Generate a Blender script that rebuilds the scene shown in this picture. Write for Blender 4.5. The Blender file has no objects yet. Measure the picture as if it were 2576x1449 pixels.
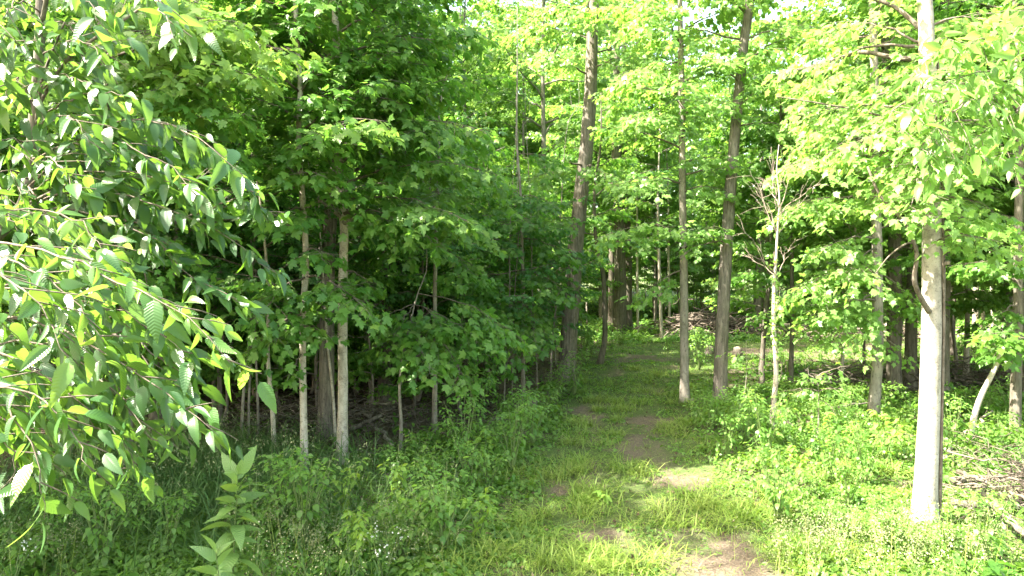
import bpy, math, random
import numpy as np
from mathutils import Vector

# ------------------------------------------------------------------ camera, light, exposure
SC = bpy.context.scene
COL = SC.collection
CAM_H = 2.8
FPX = 1786.0            # focal length for a frame 2576 wide
HOR = 693.0             # height of the horizon in that frame
cam_d = bpy.data.cameras.new("camera")
cam = bpy.data.objects.new("camera", cam_d); COL.objects.link(cam)
cam_d.sensor_width = 36.0
cam_d.lens = 36.0 * FPX / 2576.0
cam_d.clip_start = 0.05; cam_d.clip_end = 1000
cam.location = (0, 0, CAM_H)
cam.rotation_euler = (math.radians(90 - 1.01), 0, 0)
SC.camera = cam

SUN_EL, SUN_AZ = 52.0, 254.0     # azimuth clockwise from +Y
w = bpy.data.worlds.new("World"); SC.world = w; w.use_nodes = True
nt = w.node_tree
sky = nt.nodes.new("ShaderNodeTexSky"); sky.sky_type = 'NISHITA'; sky.sun_disc = False
sky.sun_elevation = math.radians(SUN_EL); sky.sun_rotation = math.radians(SUN_AZ)
sky.dust_density = 2.5; sky.air_density = 1.0
bg = nt.nodes["Background"]; bg.inputs[1].default_value = 0.145
wb = nt.nodes.new("ShaderNodeMix"); wb.data_type = 'RGBA'; wb.blend_type = 'MULTIPLY'; wb.inputs[0].default_value = 1.0
wb.inputs[7].default_value = (1.12, 1.0, .74, 1)      # the camera's white balance for open shade
nt.links.new(sky.outputs[0], wb.inputs[6]); nt.links.new(wb.outputs[2], bg.inputs[0])
sl = bpy.data.lights.new("sun", 'SUN'); sl.energy = 4.3; sl.angle = math.radians(0.55); sl.color = (1.0, 0.93, 0.80)
so = bpy.data.objects.new("sun", sl); COL.objects.link(so)
a, e = math.radians(SUN_AZ), math.radians(SUN_EL)
SUNV = Vector((math.sin(a)*math.cos(e), math.cos(a)*math.cos(e), math.sin(e)))
so.rotation_euler = SUNV.to_track_quat('Z', 'Y').to_euler()
so.location = SUNV * 60
SC.view_settings.view_transform = 'Standard'; SC.view_settings.look = 'None'
SC.view_settings.exposure = 3.32; SC.view_settings.gamma = 1.0
SC.cycles.max_bounces = 7; SC.cycles.diffuse_bounces = 4; SC.cycles.glossy_bounces = 2
SC.cycles.transmission_bounces = 3; SC.cycles.transparent_max_bounces = 4
SC.cycles.use_denoising = True
SC.cycles.use_adaptive_sampling = False
SC.cycles.sample_clamp_indirect = 6.0

R = np.random.default_rng(7)
UP = np.array([0., 0., 1.])

# ------------------------------------------------------------------ numeric helpers
def _hash(ix, iy, s):
    h = np.sin(ix*127.1 + iy*311.7 + s*74.7)*43758.5453
    return h - np.floor(h)
def vnoise(x, y, f=1.0, s=0, oc=3):
    x = np.asarray(x, float)*f; y = np.asarray(y, float)*f
    out = 0; amp = 1; tot = 0
    for o in range(oc):
        ix, iy = np.floor(x), np.floor(y); fx, fy = x-ix, y-iy
        fx = fx*fx*(3-2*fx); fy = fy*fy*(3-2*fy)
        v = (_hash(ix,iy,s+o)*(1-fx) + _hash(ix+1,iy,s+o)*fx)*(1-fy) + (_hash(ix,iy+1,s+o)*(1-fx) + _hash(ix+1,iy+1,s+o)*fx)*fy
        out = out + v*amp; tot += amp; amp *= .5; x = x*2.03+5; y = y*2.03+9
    return out/tot
def sstep(a, b, x):
    t = np.clip((np.asarray(x, float)-a)/(b-a), 0, 1); return t*t*(3-2*t)
def gz(x, y):
    x = np.asarray(x, float); y = np.asarray(y, float)
    z = (vnoise(x, y, .22, 3, 2)-.5)*.22
    z = z + np.where(y > 30, (y-30)*.022, 0)
    z = z + (vnoise(x, y, 1.3, 8, 2)-.5)*.06
    return z
def W(px, py, d):          # a point d metres ahead, from its place in the 2576-wide frame
    return np.array([(px-1288)/FPX*d, d, CAM_H-(py-HOR)/FPX*d])
def G(px, py):             # ground point
    d = CAM_H*FPX/(py-HOR)
    return np.array([(px-1288)/FPX*d, d])
def unit(v):
    v = np.asarray(v, float); n = np.linalg.norm(v, axis=-1, keepdims=True); return v/np.maximum(n, 1e-9)
def smooth_path(pts, n):
    pts = np.asarray(pts, float)
    if len(pts) == 2: 
        t = np.linspace(0, 1, n)[:, None]; return pts[0]*(1-t)+pts[1]*t
    P = np.vstack([2*pts[0]-pts[1], pts, 2*pts[-1]-pts[-2]])
    seg = np.linalg.norm(np.diff(pts, axis=0), axis=1); cs = np.concatenate([[0], np.cumsum(seg)])
    out = []
    for s in np.linspace(0, cs[-1]*.99999, n):
        i = min(int(np.searchsorted(cs, s, side='right')-1), len(seg)-1); t = (s-cs[i])/seg[i]
        p0, p1, p2, p3 = P[i], P[i+1], P[i+2], P[i+3]
        out.append(.5*((2*p1)+(-p0+p2)*t+(2*p0-5*p1+4*p2-p3)*t*t+(-p0+3*p1-3*p2+p3)*t**3))
    return np.array(out)

# ------------------------------------------------------------------ mesh accumulator
class MB:
    def __init__(s): s.v=[]; s.f=[]; s.m=[]; s.r=[]; s.uv=[]; s.n=0
    def add(s, V, F, mat=0, rnd=0., uv=None):
        # F : (k,4) int array, triangles repeat -1 in last column
        V = np.asarray(V, np.float32).reshape(-1, 3); F = np.asarray(F, np.int64).reshape(-1, 4)
        s.v.append(V); s.f.append(np.where(F >= 0, F+s.n, -1)); s.m.append(np.full(len(F), mat, np.int32))
        s.r.append(np.broadcast_to(np.asarray(rnd, np.float32), (len(V),)).copy())
        s.uv.append(np.zeros((len(V), 2), np.float32) if uv is None else np.asarray(uv, np.float32)); s.n += len(V)
    def tube(s, pts, rad, k=6, mat=0, rnd=0.5, cap=True, lump=0., seed=0):
        pts = np.asarray(pts, float); n = len(pts); rad = np.broadcast_to(np.asarray(rad, float), (n,))
        T = unit(np.gradient(pts, axis=0)); ref = np.array([1., 0, 0]) if abs(T[0][0]) < .8 else np.array([0, 1., 0])
        A = np.cross(T, ref); A = unit(A); B = np.cross(T, A)
        th = np.arange(k)/k*2*np.pi
        rr = rad[:, None]*np.ones((1, k))
        if lump:
            L = np.linalg.norm(pts-pts[0], axis=1)[:, None]
            rr = rr*(1+lump*(vnoise(np.cos(th)[None, :]*1.3+seed*3.1, L*1.7+np.sin(th)[None, :]*1.3, 1., seed, 3)-.5)*2)
        V = pts[:, None, :]+rr[:, :, None]*(np.cos(th)[None, :, None]*A[:, None, :]+np.sin(th)[None, :, None]*B[:, None, :])
        i = np.arange(n-1)[:, None]*k; j = np.arange(k)[None, :]; j2 = (j+1) % k
        F = np.stack([i+j, i+j2, i+k+j2, i+k+j], -1).reshape(-1, 4)[:, ::-1]
        V = V.reshape(-1, 3)
        if cap:
            V = np.vstack([V, pts[0]-T[0]*rad[0]*.05, pts[-1]+T[-1]*rad[-1]*.3]); c0, c1 = n*k, n*k+1; jj = np.arange(k); j3 = (jj+1) % k
            F = np.vstack([F, np.stack([np.full(k, c0), jj, j3, np.full(k, -1)], -1), np.stack([np.full(k, c1), (n-1)*k+j3, (n-1)*k+jj, np.full(k, -1)], -1)])
        s.add(V, F, mat, rnd)
    def scatter(s, tpl, P, Y, Nn, S, mat=0, rnd=None):
        # tpl=(V,F,uv); P pos, Y long axis, Nn normal, S size
        V0, F0, U0 = tpl; N = len(P)
        if N == 0: return
        Y = unit(Y); X = unit(np.cross(Y, Nn)); Z = np.cross(X, Y)
        S = np.broadcast_to(np.asarray(S, float), (N,))[:, None, None]
        V = P[:, None, :]+S*(V0[None, :, 0:1]*X[:, None, :]+V0[None, :, 1:2]*Y[:, None, :]+V0[None, :, 2:3]*Z[:, None, :])
        k = len(V0); off = (np.arange(N)*k)[:, None, None]
        F = np.where(F0[None] >= 0, F0[None]+off, -1).reshape(-1, 4)
        if rnd is None: rnd = R.random(N)
        s.add(V.reshape(-1, 3), F, mat, np.repeat(rnd, k), np.tile(U0, (N, 1)))
    def mesh(s, name, mats, smooth=True):
        V = np.vstack(s.v); F = np.vstack(s.f); M = np.concatenate(s.m)
        tri = F[:, 3] < 0; cnt = np.where(tri, 3, 4)
        start = np.concatenate([[0], np.cumsum(cnt)[:-1]]).astype(np.int32)
        loops = F.reshape(-1); loops = loops[loops >= 0].astype(np.int32)
        me = bpy.data.meshes.new(name)
        me.vertices.add(len(V)); me.vertices.foreach_set("co", V.astype(np.float32).ravel())
        me.loops.add(len(loops)); me.loops.foreach_set("vertex_index", loops)
        me.polygons.add(len(F)); me.polygons.foreach_set("loop_start", start)
        try: me.polygons.foreach_set("loop_total", cnt.astype(np.int32))
        except Exception: pass
        me.polygons.foreach_set("material_index", M)
        at = me.attributes.new("rnd", 'FLOAT', 'POINT'); at.data.foreach_set("value", np.concatenate(s.r))
        uv = me.uv_layers.new(name="UVMap"); uv.data.foreach_set("uv", np.vstack(s.uv)[loops].ravel())
        me.update(calc_edges=True)
        me.shade_smooth() if smooth else me.shade_flat()
        for m in mats: me.materials.append(m)
        return me

def tag(o, label=None, cat=None, group=None, kind=None):
    if label: o["label"] = label
    if cat: o["category"] = cat
    if group: o["group"] = group
    if kind: o["kind"] = kind
    return o
def link(name, me, parent=None, loc=(0, 0, 0)):
    o = bpy.data.objects.new(name, me); COL.objects.link(o); o.location = loc
    if parent is not None: o.parent = parent
    return o
def empty(name, loc):
    o = bpy.data.objects.new(name, None); COL.objects.link(o); o.location = loc; o.empty_display_size = .2
    return o
def dup(root, loc, rz=0, sc=1.0, label=None, group=None):
    r = root.copy(); COL.objects.link(r); r.location = loc; r.rotation_euler = (0, 0, rz)
    r.scale = (sc, sc, sc) if np.isscalar(sc) else sc
    if label: r["label"] = label
    if group: r["group"] = group
    for ch in list(root.children):
        c = ch.copy(); COL.objects.link(c); c.parent = r
    return r

# ------------------------------------------------------------------ materials
def mat_new(name):
    m = bpy.data.materials.new(name); m.use_nodes = True; n = m.node_tree; n.nodes.clear(); return m, n
def nd(n, t, **k):
    x = n.nodes.new(t)
    for a_, b_ in k.items():
        if a_.startswith("i_"):
            key = a_[2:]; key = int(key) if key.isdigit() else key
            x.inputs[key].default_value = b_
        else: setattr(x, a_, b_)
    return x
def ramp(n, stops, src):
    r = nd(n, "ShaderNodeValToRGB"); el = r.color_ramp.elements
    while len(el) < len(stops): el.new(.5)
    for q, (p, c) in zip(el, stops): q.position = p; q.color = (*c, 1)
    n.links.new(src, r.inputs[0]); return r.outputs[0]

def leaf_mat(name, cols, trans, tf=.42, rough=.42, spec=.45, veins=0.):
    m, n = mat_new(name); L = n.links.new
    at = nd(n, "ShaderNodeAttribute", attribute_name="rnd")
    oi = nd(n, "ShaderNodeObjectInfo")
    c = ramp(n, [(i/(len(cols)-1), q) for i, q in enumerate(cols)], at.outputs["Fac"])
    t = ramp(n, [(i/(len(trans)-1), q) for i, q in enumerate(trans)], at.outputs["Fac"])
    h = nd(n, "ShaderNodeHueSaturation"); mp = nd(n, "ShaderNodeMapRange", i_3=.85, i_4=1.15)
    L(oi.outputs["Random"], mp.inputs[0]); L(mp.outputs[0], h.inputs["Value"]); L(c, h.inputs["Color"])
    p = nd(n, "ShaderNodeBsdfPrincipled"); p.inputs["Roughness"].default_value = rough
    p.inputs["Specular IOR Level"].default_value = spec
    tr = nd(n, "ShaderNodeBsdfTranslucent"); mx = nd(n, "ShaderNodeMixShader", i_0=tf); out = nd(n, "ShaderNodeOutputMaterial")
    L(h.outputs[0], p.inputs["Base Color"]); L(t, tr.inputs[0])
    L(p.outputs[0], mx.inputs[1]); L(tr.outputs[0], mx.inputs[2]); L(mx.outputs[0], out.inputs[0])
    if veins:
        uv = nd(n, "ShaderNodeUVMap", uv_map="UVMap"); sp = nd(n, "ShaderNodeSeparateXYZ"); L(uv.outputs[0], sp.inputs[0])
        ab = nd(n, "ShaderNodeMath", operation='ABSOLUTE'); L(sp.outputs[0], ab.inputs[0])
        m1 = nd(n, "ShaderNodeMath", operation='MULTIPLY', i_1=-.75); L(ab.outputs[0], m1.inputs[0])
        ad = nd(n, "ShaderNodeMath", operation='ADD'); L(m1.outputs[0], ad.inputs[0]); L(sp.outputs[1], ad.inputs[1])
        m2 = nd(n, "ShaderNodeMath", operation='MULTIPLY', i_1=2*math.pi*13); L(ad.outputs[0], m2.inputs[0])
        sn = nd(n, "ShaderNodeMath", operation='SINE'); L(m2.outputs[0], sn.inputs[0])
        bp = nd(n, "ShaderNodeBump", i_Strength=.4, i_Distance=veins); L(sn.outputs[0], bp.inputs["Height"])
        L(bp.outputs[0], p.inputs["Normal"])
    return m
def bark_mat(name, c1, c2, c3, vs=.15, scale=14., bump=.012, moss=0.):
    m, n = mat_new(name); L = n.links.new
    tc = nd(n, "ShaderNodeTexCoord"); mp = nd(n, "ShaderNodeMapping"); mp.inputs["Scale"].default_value = (1, 1, vs)
    L(tc.outputs["Object"], mp.inputs[0])
    n1 = nd(n, "ShaderNodeTexNoise", i_Scale=scale, i_Detail=6.0, i_Roughness=.65); L(mp.outputs[0], n1.inputs["Vector"])
    n2 = nd(n, "ShaderNodeTexNoise", i_Scale=2.2, i_Detail=4.0); L(tc.outputs["Object"], n2.inputs["Vector"])
    n3 = nd(n, "ShaderNodeTexNoise", i_Scale=9.0, i_Detail=5.0, i_Roughness=.7); L(tc.outputs["Object"], n3.inputs["Vector"])
    c = ramp(n, [(.34, c2), (.62, c1)], n1.outputs[0])
    mx = nd(n, "ShaderNodeMix", data_type='RGBA'); L(c, mx.inputs[6]); mx.inputs[7].default_value = (*c3, 1)
    f = nd(n, "ShaderNodeMapRange", i_1=.52, i_2=.66, i_3=0., i_4=.75); L(n3.outputs[0], f.inputs[0]); L(f.outputs[0], mx.inputs[0])
    mx2 = nd(n, "ShaderNodeMix", data_type='RGBA'); L(mx.outputs[2], mx2.inputs[6]); mx2.inputs[7].default_value = (.05, .08, .025, 1)
    n4 = nd(n, "ShaderNodeTexNoise", i_Scale=30.0, i_Detail=6.0, i_Roughness=.75); mp4 = nd(n, "ShaderNodeMapping"); mp4.inputs["Scale"].default_value = (1, 1, 1.8 if vs > .4 else .3)
    L(tc.outputs["Object"], mp4.inputs[0]); L(mp4.outputs[0], n4.inputs["Vector"]); f4 = nd(n, "ShaderNodeMapRange", i_1=.55, i_2=.63, i_3=1., i_4=.45); L(n4.outputs[0], f4.inputs[0])
    hv = nd(n, "ShaderNodeHueSaturation"); L(f4.outputs[0], hv.inputs["Value"]); L(mx2.outputs[2], hv.inputs["Color"])
    f2 = nd(n, "ShaderNodeMapRange", i_1=.5, i_2=.7, i_3=0., i_4=moss); L(n2.outputs[0], f2.inputs[0]); L(f2.outputs[0], mx2.inputs[0])
    p = nd(n, "ShaderNodeBsdfPrincipled"); p.inputs["Roughness"].default_value = .85; p.inputs["Specular IOR Level"].default_value = .2
    L(hv.outputs[0], p.inputs["Base Color"])
    b = nd(n, "ShaderNodeBump", i_Strength=.9, i_Distance=bump); L(n1.outputs[0], b.inputs["Height"]); L(b.outputs[0], p.inputs["Normal"])
    out = nd(n, "ShaderNodeOutputMaterial"); L(p.outputs[0], out.inputs[0])
    return m

M_MAPLE = leaf_mat("maple_leaf", [(.036,.10,.016),(.058,.14,.022),(.085,.175,.03),(.135,.225,.045)], [(.13,.36,.035),(.21,.46,.05),(.36,.56,.08)], .42, .42, .35)
M_SHADED = leaf_mat("shaded_maple_leaf", [(.025,.085,.02),(.037,.11,.025),(.05,.135,.03)], [(.10,.30,.03),(.16,.38,.04)], .36, .5, .3)  # maple leaf with the shade of the left wood put into its colour
M_SUNLIT = leaf_mat("sunlit_leaf", [(.062,.145,.028),(.095,.19,.04),(.14,.245,.065)], [(.25,.48,.055),(.32,.56,.08),(.41,.62,.13)], .46, .42, .4)  # lightened leaf: sun on the foliage is painted into its colour
M_ELM = leaf_mat("elm_leaf", [(.022,.07,.022),(.034,.095,.026),(.05,.125,.026),(.10,.19,.03)], [(.15,.32,.02),(.22,.42,.05),(.32,.50,.07)], .36, .36, .5, .0010)
M_SHRUB = leaf_mat("shrub_leaf", [(.058,.13,.022),(.09,.175,.032),(.13,.215,.045)], [(.18,.38,.03),(.28,.46,.04)], .38, .5, .4)
M_LIME = leaf_mat("pale_seedling_leaf", [(.10,.20,.03),(.14,.25,.04),(.17,.28,.05)], [(.34,.5,.04),(.42,.56,.06)], .4, .5, .35, .003)
M_POKE = leaf_mat("broad_weed_leaf", [(.09,.17,.06),(.12,.21,.075),(.16,.27,.07)], [(.2,.38,.05),(.3,.46,.06)], .34, .4, .5, .004)
M_GRASS = leaf_mat("grass_blade", [(.12,.21,.035),(.175,.27,.045),(.23,.30,.065),(.31,.30,.13)], [(.2,.36,.03),(.3,.42,.05)], .35, .5, .35)
M_TALLG = leaf_mat("tall_grass_blade", [(.05,.11,.03),(.075,.14,.04),(.12,.17,.06)], [(.14,.28,.04),(.22,.32,.06)], .33, .5, .35)
M_SEED = leaf_mat("grass_seed_head", [(.16,.2,.09),(.26,.27,.14)], [(.2,.25,.1),(.3,.3,.15)], .3, .6, .3)
M_WHITE = leaf_mat("white_petal", [(.6,.6,.55),(.75,.75,.7)], [(.5,.5,.45),(.6,.6,.5)], .3, .6, .3)
M_CREAM = leaf_mat("cream_blossom", [(.42,.42,.22),(.6,.58,.36)], [(.4,.42,.2),(.5,.5,.3)], .3, .7, .2)
M_LITTER = leaf_mat("dead_leaf", [(.04,.028,.018),(.085,.06,.04),(.18,.135,.09)], [(.1,.06,.03),(.16,.1,.05)], .12, .8, .15)
M_PALE = bark_mat("pale_bark", (.43,.385,.32), (.27,.235,.185), (.14,.12,.09), .6, 9., .006, .3)
M_GREY = bark_mat("grey_bark", (.28,.25,.21), (.16,.14,.115), (.11,.095,.075), .22, 13., .012, .35)
M_ROUGH = bark_mat("rough_bark", (.21,.185,.155), (.07,.06,.05), (.12,.105,.088), .1, 26., .03, .3)
M_BROWN = bark_mat("brown_bark", (.17,.148,.12), (.07,.06,.048), (.11,.097,.078), .12, 20., .02, .4)
M_TWIG = bark_mat("twig_bark", (.15,.125,.10), (.07,.055,.042), (.2,.175,.145), .4, 20., .003)
M_DEAD = bark_mat("dead_wood", (.32,.265,.215), (.14,.11,.085), (.22,.185,.15), .2, 16., .006)
M_STEM = leaf_mat("green_stem", [(.10,.15,.05),(.14,.19,.06)], [(.1,.15,.05),(.1,.15,.05)], .1, .6, .3)

# ------------------------------------------------------------------ leaf templates
def tpl_maple(curl=.12, fold=.10):
    h = [(0,0),(.16,-.05),(.40,.03),(.30,.16),(.33,.24),(.56,.42),(.42,.50),(.40,.60),(.27,.52),(.21,.60),(.20,.76),(.09,.84),(0,1.05)]
    out = h + [(-x, y) for x, y in h[-2:0:-1]]
    V = [(0, .38, 0)] + [(x, y, 0) for x, y in out]; V = np.array(V, float); V[:, 1] += .0
    V[:, 2] = -curl*((V[:, 1]-.3)**2*1.2) - curl*V[:, 0]**2*1.6 + fold*np.abs(V[:, 0])*.5
    n = len(out); F = [(0, 1+i, 1+(i+1) % n, -1) for i in range(n)]
    pet = np.array([(-.012, 0, 0), (.012, 0, 0), (0, -.45, .10)]); k = len(V)
    V = np.vstack([V, pet]); F.append((k, k+1, k+2, -1))
    V[:, 1] += .45; V[:, 0] *= .95
    return V, np.array(F), V[:, :2].copy()
def tpl_simple(w=.5, curl=.1, star=True):
    if star:
        V = np.array([(0,.0,0),(.36,.1,-.03),(.2,.36,.02),(.5,.58,-.07),(.14,.68,0),(0,1.,-.12),(-.14,.68,0),(-.5,.58,-.07),(-.2,.36,.02),(-.36,.1,-.03)], float)
        F = [(0,1,2,8),(0,2,8,9),(2,3,4,-1),(2,4,6,8),(4,5,6,-1),(6,7,8,-1)]
        F[0] = (0,1,2,-1); F[1] = (0,2,8,9)
    else:
        V = np.array([(0,0,0),(w*.45,.3,.03),(w*.4,.65,0),(0,1,-curl*2),(-w*.4,.65,0),(-w*.45,.3,.03)], float)
        F = [(0,1,5,-1),(1,2,4,5),(2,3,4,-1)]
    return V, np.array(F), V[:, :2].copy()
def tpl_oval(nst=8, w=.5, curl=.25, fold=.14, serr=0., wide=.42, ncol=1, tip=1.0, pet=.08):
    # ovate leaf along +Y
    V = []; U = []
    for i in range(nst+1):
        t = i/nst
        prof = (math.sin(math.pi*t**.72))**.8*(1-.25*t) if 0 < t < 1 else 0
        prof = prof*w
        if serr and 0 < i < nst: prof *= (1+serr*(1 if i % 2 else -1))
        y = t; z0 = -curl*t*t
        for j in range(-ncol, ncol+1):
            q = j/ncol; x = q*prof
            V.append((x, y-(abs(q)*.02), z0+fold*abs(x)-.25*abs(x)**2)); U.append((x, t))
    k = 2*ncol+1; F = []
    for i in range(nst):
        for j in range(k-1):
            a0 = i*k+j; F.append((a0, a0+1, a0+k+1, a0+k))
    V = np.array(V); V[:, 1] += pet; n = len(V)
    V = np.vstack([V, [(-.012, pet, 0), (.012, pet, 0), (0, 0, 0)]]); F.append((n, n+1, n+2, -1)); U += [(0, 0)]*3
    return V, np.array(F), np.array(U, float)
def tpl_blade(bend=.4, w=.03):
    V = []; 
    for t, q in ((0, 1.), (.35, .9), (.7, .6)):
        V += [(-w*q/2, t*(1-.2*bend*t), -bend*t*t), (w*q/2, t*(1-.2*bend*t), -bend*t*t)]
    V.append((0, 1-.35*bend, -bend*1.1)); V = np.array(V)
    return V, np.array([(0,1,3,2),(2,3,5,4),(4,5,6,-1)]), V[:, :2].copy()
T_MAPLE = [tpl_maple(.10, .12), tpl_maple(.35, .05), tpl_maple(.22, .3)]
T_STAR = [tpl_simple(star=True)]
T_FAR = [tpl_simple(.75, .08, False), tpl_simple(.6, .2, False)]
T_ELM = [tpl_oval(14, .225, .20, .25, .05, ncol=2), tpl_oval(14, .24, .38, .12, .05, ncol=2), tpl_oval(14, .20, .10, .6, .05, ncol=2), tpl_oval(14, .22, .55, .4, .05, ncol=2)]
T_OVAL = [tpl_oval(5, .30, .25, .2), tpl_oval(5, .33, .4, .1)]
T_POKE = [tpl_oval(8, .24, .35, .3, ncol=2), tpl_oval(8, .26, .6, .2, ncol=2)]
T_BLADE = [tpl_blade(.25), tpl_blade(.55), tpl_blade(.9)]

def put(mb, tpls, P, Y, Nn, S, mat=0, rnd=None):
    P = np.asarray(P); N = len(P)
    if N == 0: return
    ch = R.integers(0, len(tpls), N); S = np.broadcast_to(S, (N,)); rnd = R.random(N) if rnd is None else np.broadcast_to(rnd, (N,))
    for i, t in enumerate(tpls):
        k = ch == i; mb.scatter(t, P[k], Y[k], Nn[k], S[k], mat, rnd[k])

# ------------------------------------------------------------------ foliage sprays
def jit(n, s): return R.normal(0, s, (n, 3))
def maple_spray(mb, path, width, leaf=.12, tp=T_MAPLE, dens=1., r0=.012, start=.25, rb=None, wood=True, droop=.5):
    """leaves on opposite side twigs along a limb; flat layered fan, tips hanging"""
    path = np.asarray(path); seg = np.linalg.norm(np.diff(path, axis=0), axis=1); Ln = seg.sum()
    cs = np.concatenate([[0], np.cumsum(seg)])/Ln
    nt = max(3, int(Ln*(1-start)/.135*dens))
    if wood: mb.tube(path, np.linspace(r0, .003, len(path)), 4, 1, cap=False)
    base = .5 if rb is None else rb
    Ps, Ys, Ns = [], [], []
    for s in np.linspace(start, 1., nt):
        s = min(1, s+R.normal(0, .01)); p = np.array([np.interp(s, cs, path[:, q]) for q in range(3)])
        s2 = min(1, s+.03); s1 = s2-.06
        d = unit(np.array([np.interp(s2, cs, path[:, q])-np.interp(s1, cs, path[:, q]) for q in range(3)]))
        side = unit(np.cross(d, UP)+1e-6)
        u = (s-start)/(1-start+1e-6); prof = (.35+.65*math.sin(math.pi*min(1, u*.9+.12)))*(1.15-.5*u)
        for sg in (-1, 1):
            l = width*prof*R.uniform(.55, 1.15)
            if l < .08: continue
            td = unit(d*R.uniform(.4, .9)+side*sg+UP*R.normal(.0, .22))
            m = max(2, int(l/.085)); t = np.linspace(.12, 1, m)
            q = p+td*(t*l)[:, None]; q[:, 2] -= droop*.7*(t*l)**2+.12*t*l
            if wood: mb.tube(np.vstack([p, q[m//2], q[-1]]), [.0035, .0025, .0015], 3, 1, cap=False)
            ts = unit(np.cross(td, UP)+1e-6)
            for sg2 in (-1, 1):
                Y = unit(td*.6+ts*sg2*R.uniform(.4, 1.0, (m, 1))+jit(m, .25)-UP*droop*R.uniform(.5, 2.2, (m, 1)))
                Ps.append(q+jit(m, .03)-UP*R.uniform(0, .05, (m, 1))); Ys.append(Y); Ns.append(UP+jit(m, .35)+d*R.uniform(.1, .9, (m, 1)))
    P = np.vstack(Ps); Y = np.vstack(Ys); Nn = np.vstack(Ns)
    S = leaf*R.uniform(.6, 1.15, len(P))
    rnd = np.clip(base+R.normal(0, .22, len(P)), 0, 1)
    put(mb, tp, P, Y, Nn, S, 0, rnd)

def limb_path(p0, p1, sag=.12, n=7, wob=.03):
    p0 = np.asarray(p0, float); p1 = np.asarray(p1, float); L = np.linalg.norm(p1-p0); t = np.linspace(0, 1, n)[:, None]
    P = p0*(1-t)+p1*t; P[:, 2] += (sag*L*4*t*(1-t))[:, 0]*1.0
    P[1:-1] += R.normal(0, wob*L, (n-2, 3))*np.array([1, 1, .5]); return P

M_ASH = bark_mat("ashen_bark", (.38,.35,.30), (.25,.225,.19), (.14,.125,.105), .5, 8., .014, .3)
BARKS = dict(ashen=M_ASH, pale=M_PALE, grey=M_GREY, rough=M_ROUGH, brown=M_BROWN)
def hero_tree(name, label, cat, trunk_px, diam, bark, limbs=(), leafmat=None, leaf=.12, group=None, auto=None,
              k=14, taper=.55, flare=.55, lump=.06, tp=T_MAPLE, extra=None, rb=None, width=.75, dens=1., top=None):
    """trunk_px: [(px,py,d)...] from the base up.  limbs: (start height py, end px,py,d, width)"""
    P = [W(*q) for q in trunk_px]; P[0][2] = float(gz(P[0][0], P[0][1]))-.06
    if top is not None:
        d_ = unit(P[-1]-P[-2])*.5+UP*.5; P.append(P[-1]+unit(d_)*top*.5+np.array([R.normal(0, .2), R.normal(0, .2), 0])); P.append(P[-1]+UP*top*.5)
    P = np.array(P); base = P[0].copy()
    H = P[-1][2]-P[0][2]; n = max(12, int(H/.18)); path = smooth_path(P, n)
    t = np.linspace(0, 1, n); hh = path[:, 2]-base[2]
    rad = diam/2*(1-(1-taper)*t)*(1+flare*np.exp(-hh/.3))
    if top is not None: rad = diam/2*np.clip(1-(hh/H)**1.3*.85, .1, 1)*(1+flare*np.exp(-hh/.3))
    root = empty(name, base); tag(root, label, cat, group)
    tb = MB(); tb.tube(path-base, rad, k, 0, lump=lump, seed=len(label))
    cb = MB(); any_leaf = False
    def at_h(z):
        i = int(np.clip(np.searchsorted(path[:, 2], z), 0, n-1)); return path[i], rad[i]
    LL = list(limbs)
    for L in LL:
        spy, ex, ey, ed = L[:4]; wd = L[4] if len(L) > 4 else width; st = L[5] if len(L) > 5 else .3
        rbl = L[6] if len(L) > 6 else rb
        s, rr = at_h(CAM_H-(spy-HOR)/FPX*trunk_px[0][2]); e_ = W(ex, ey, ed)
        lp = limb_path(s, e_, .08, 9, .02); Ln = np.linalg.norm(e_-s)
        tb.tube(lp[:6]-base, np.linspace(min(rr*.45, .010+.008*Ln), .006, 6), 6, 1)
        maple_spray(cb, lp-base, wd, leaf, tp, dens, .01, st, rb=rbl); any_leaf = True
    if auto:
        z0, z1, rmax, nl = auto
        for i in range(nl):
            z = base[2]+z0+(z1-z0)*(i+R.uniform(-.3, .3))/nl; s, rr = at_h(z); u = np.clip((z-base[2]-z0)/(z1-z0), 0, 1)
            az = i*2.4+R.uniform(-.4, .4); l = rmax*(.55+.45*math.sin(math.pi*min(1, u+.15)))*R.uniform(.7, 1.1)
            e_ = s+np.array([math.cos(az)*l, math.sin(az)*l, l*R.uniform(.05, .45)])
            lp = limb_path(s, e_, .06, 8, .03)
            tb.tube(lp[:5]-base, np.linspace(min(rr*.5, .025), .008, 5), 5, 1)
            maple_spray(cb, lp-base, width, leaf, tp, dens, .012, .25, rb=rb); any_leaf = True
    if extra: extra(root, tb, base, path, rad)
    link("trunk", tb.mesh(name+"_trunk", [BARKS[bark], M_TWIG]), root)
    if any_leaf: link("crown", cb.mesh(name+"_crown", [leafmat or M_MAPLE, M_TWIG]), root)
    return root

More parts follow.
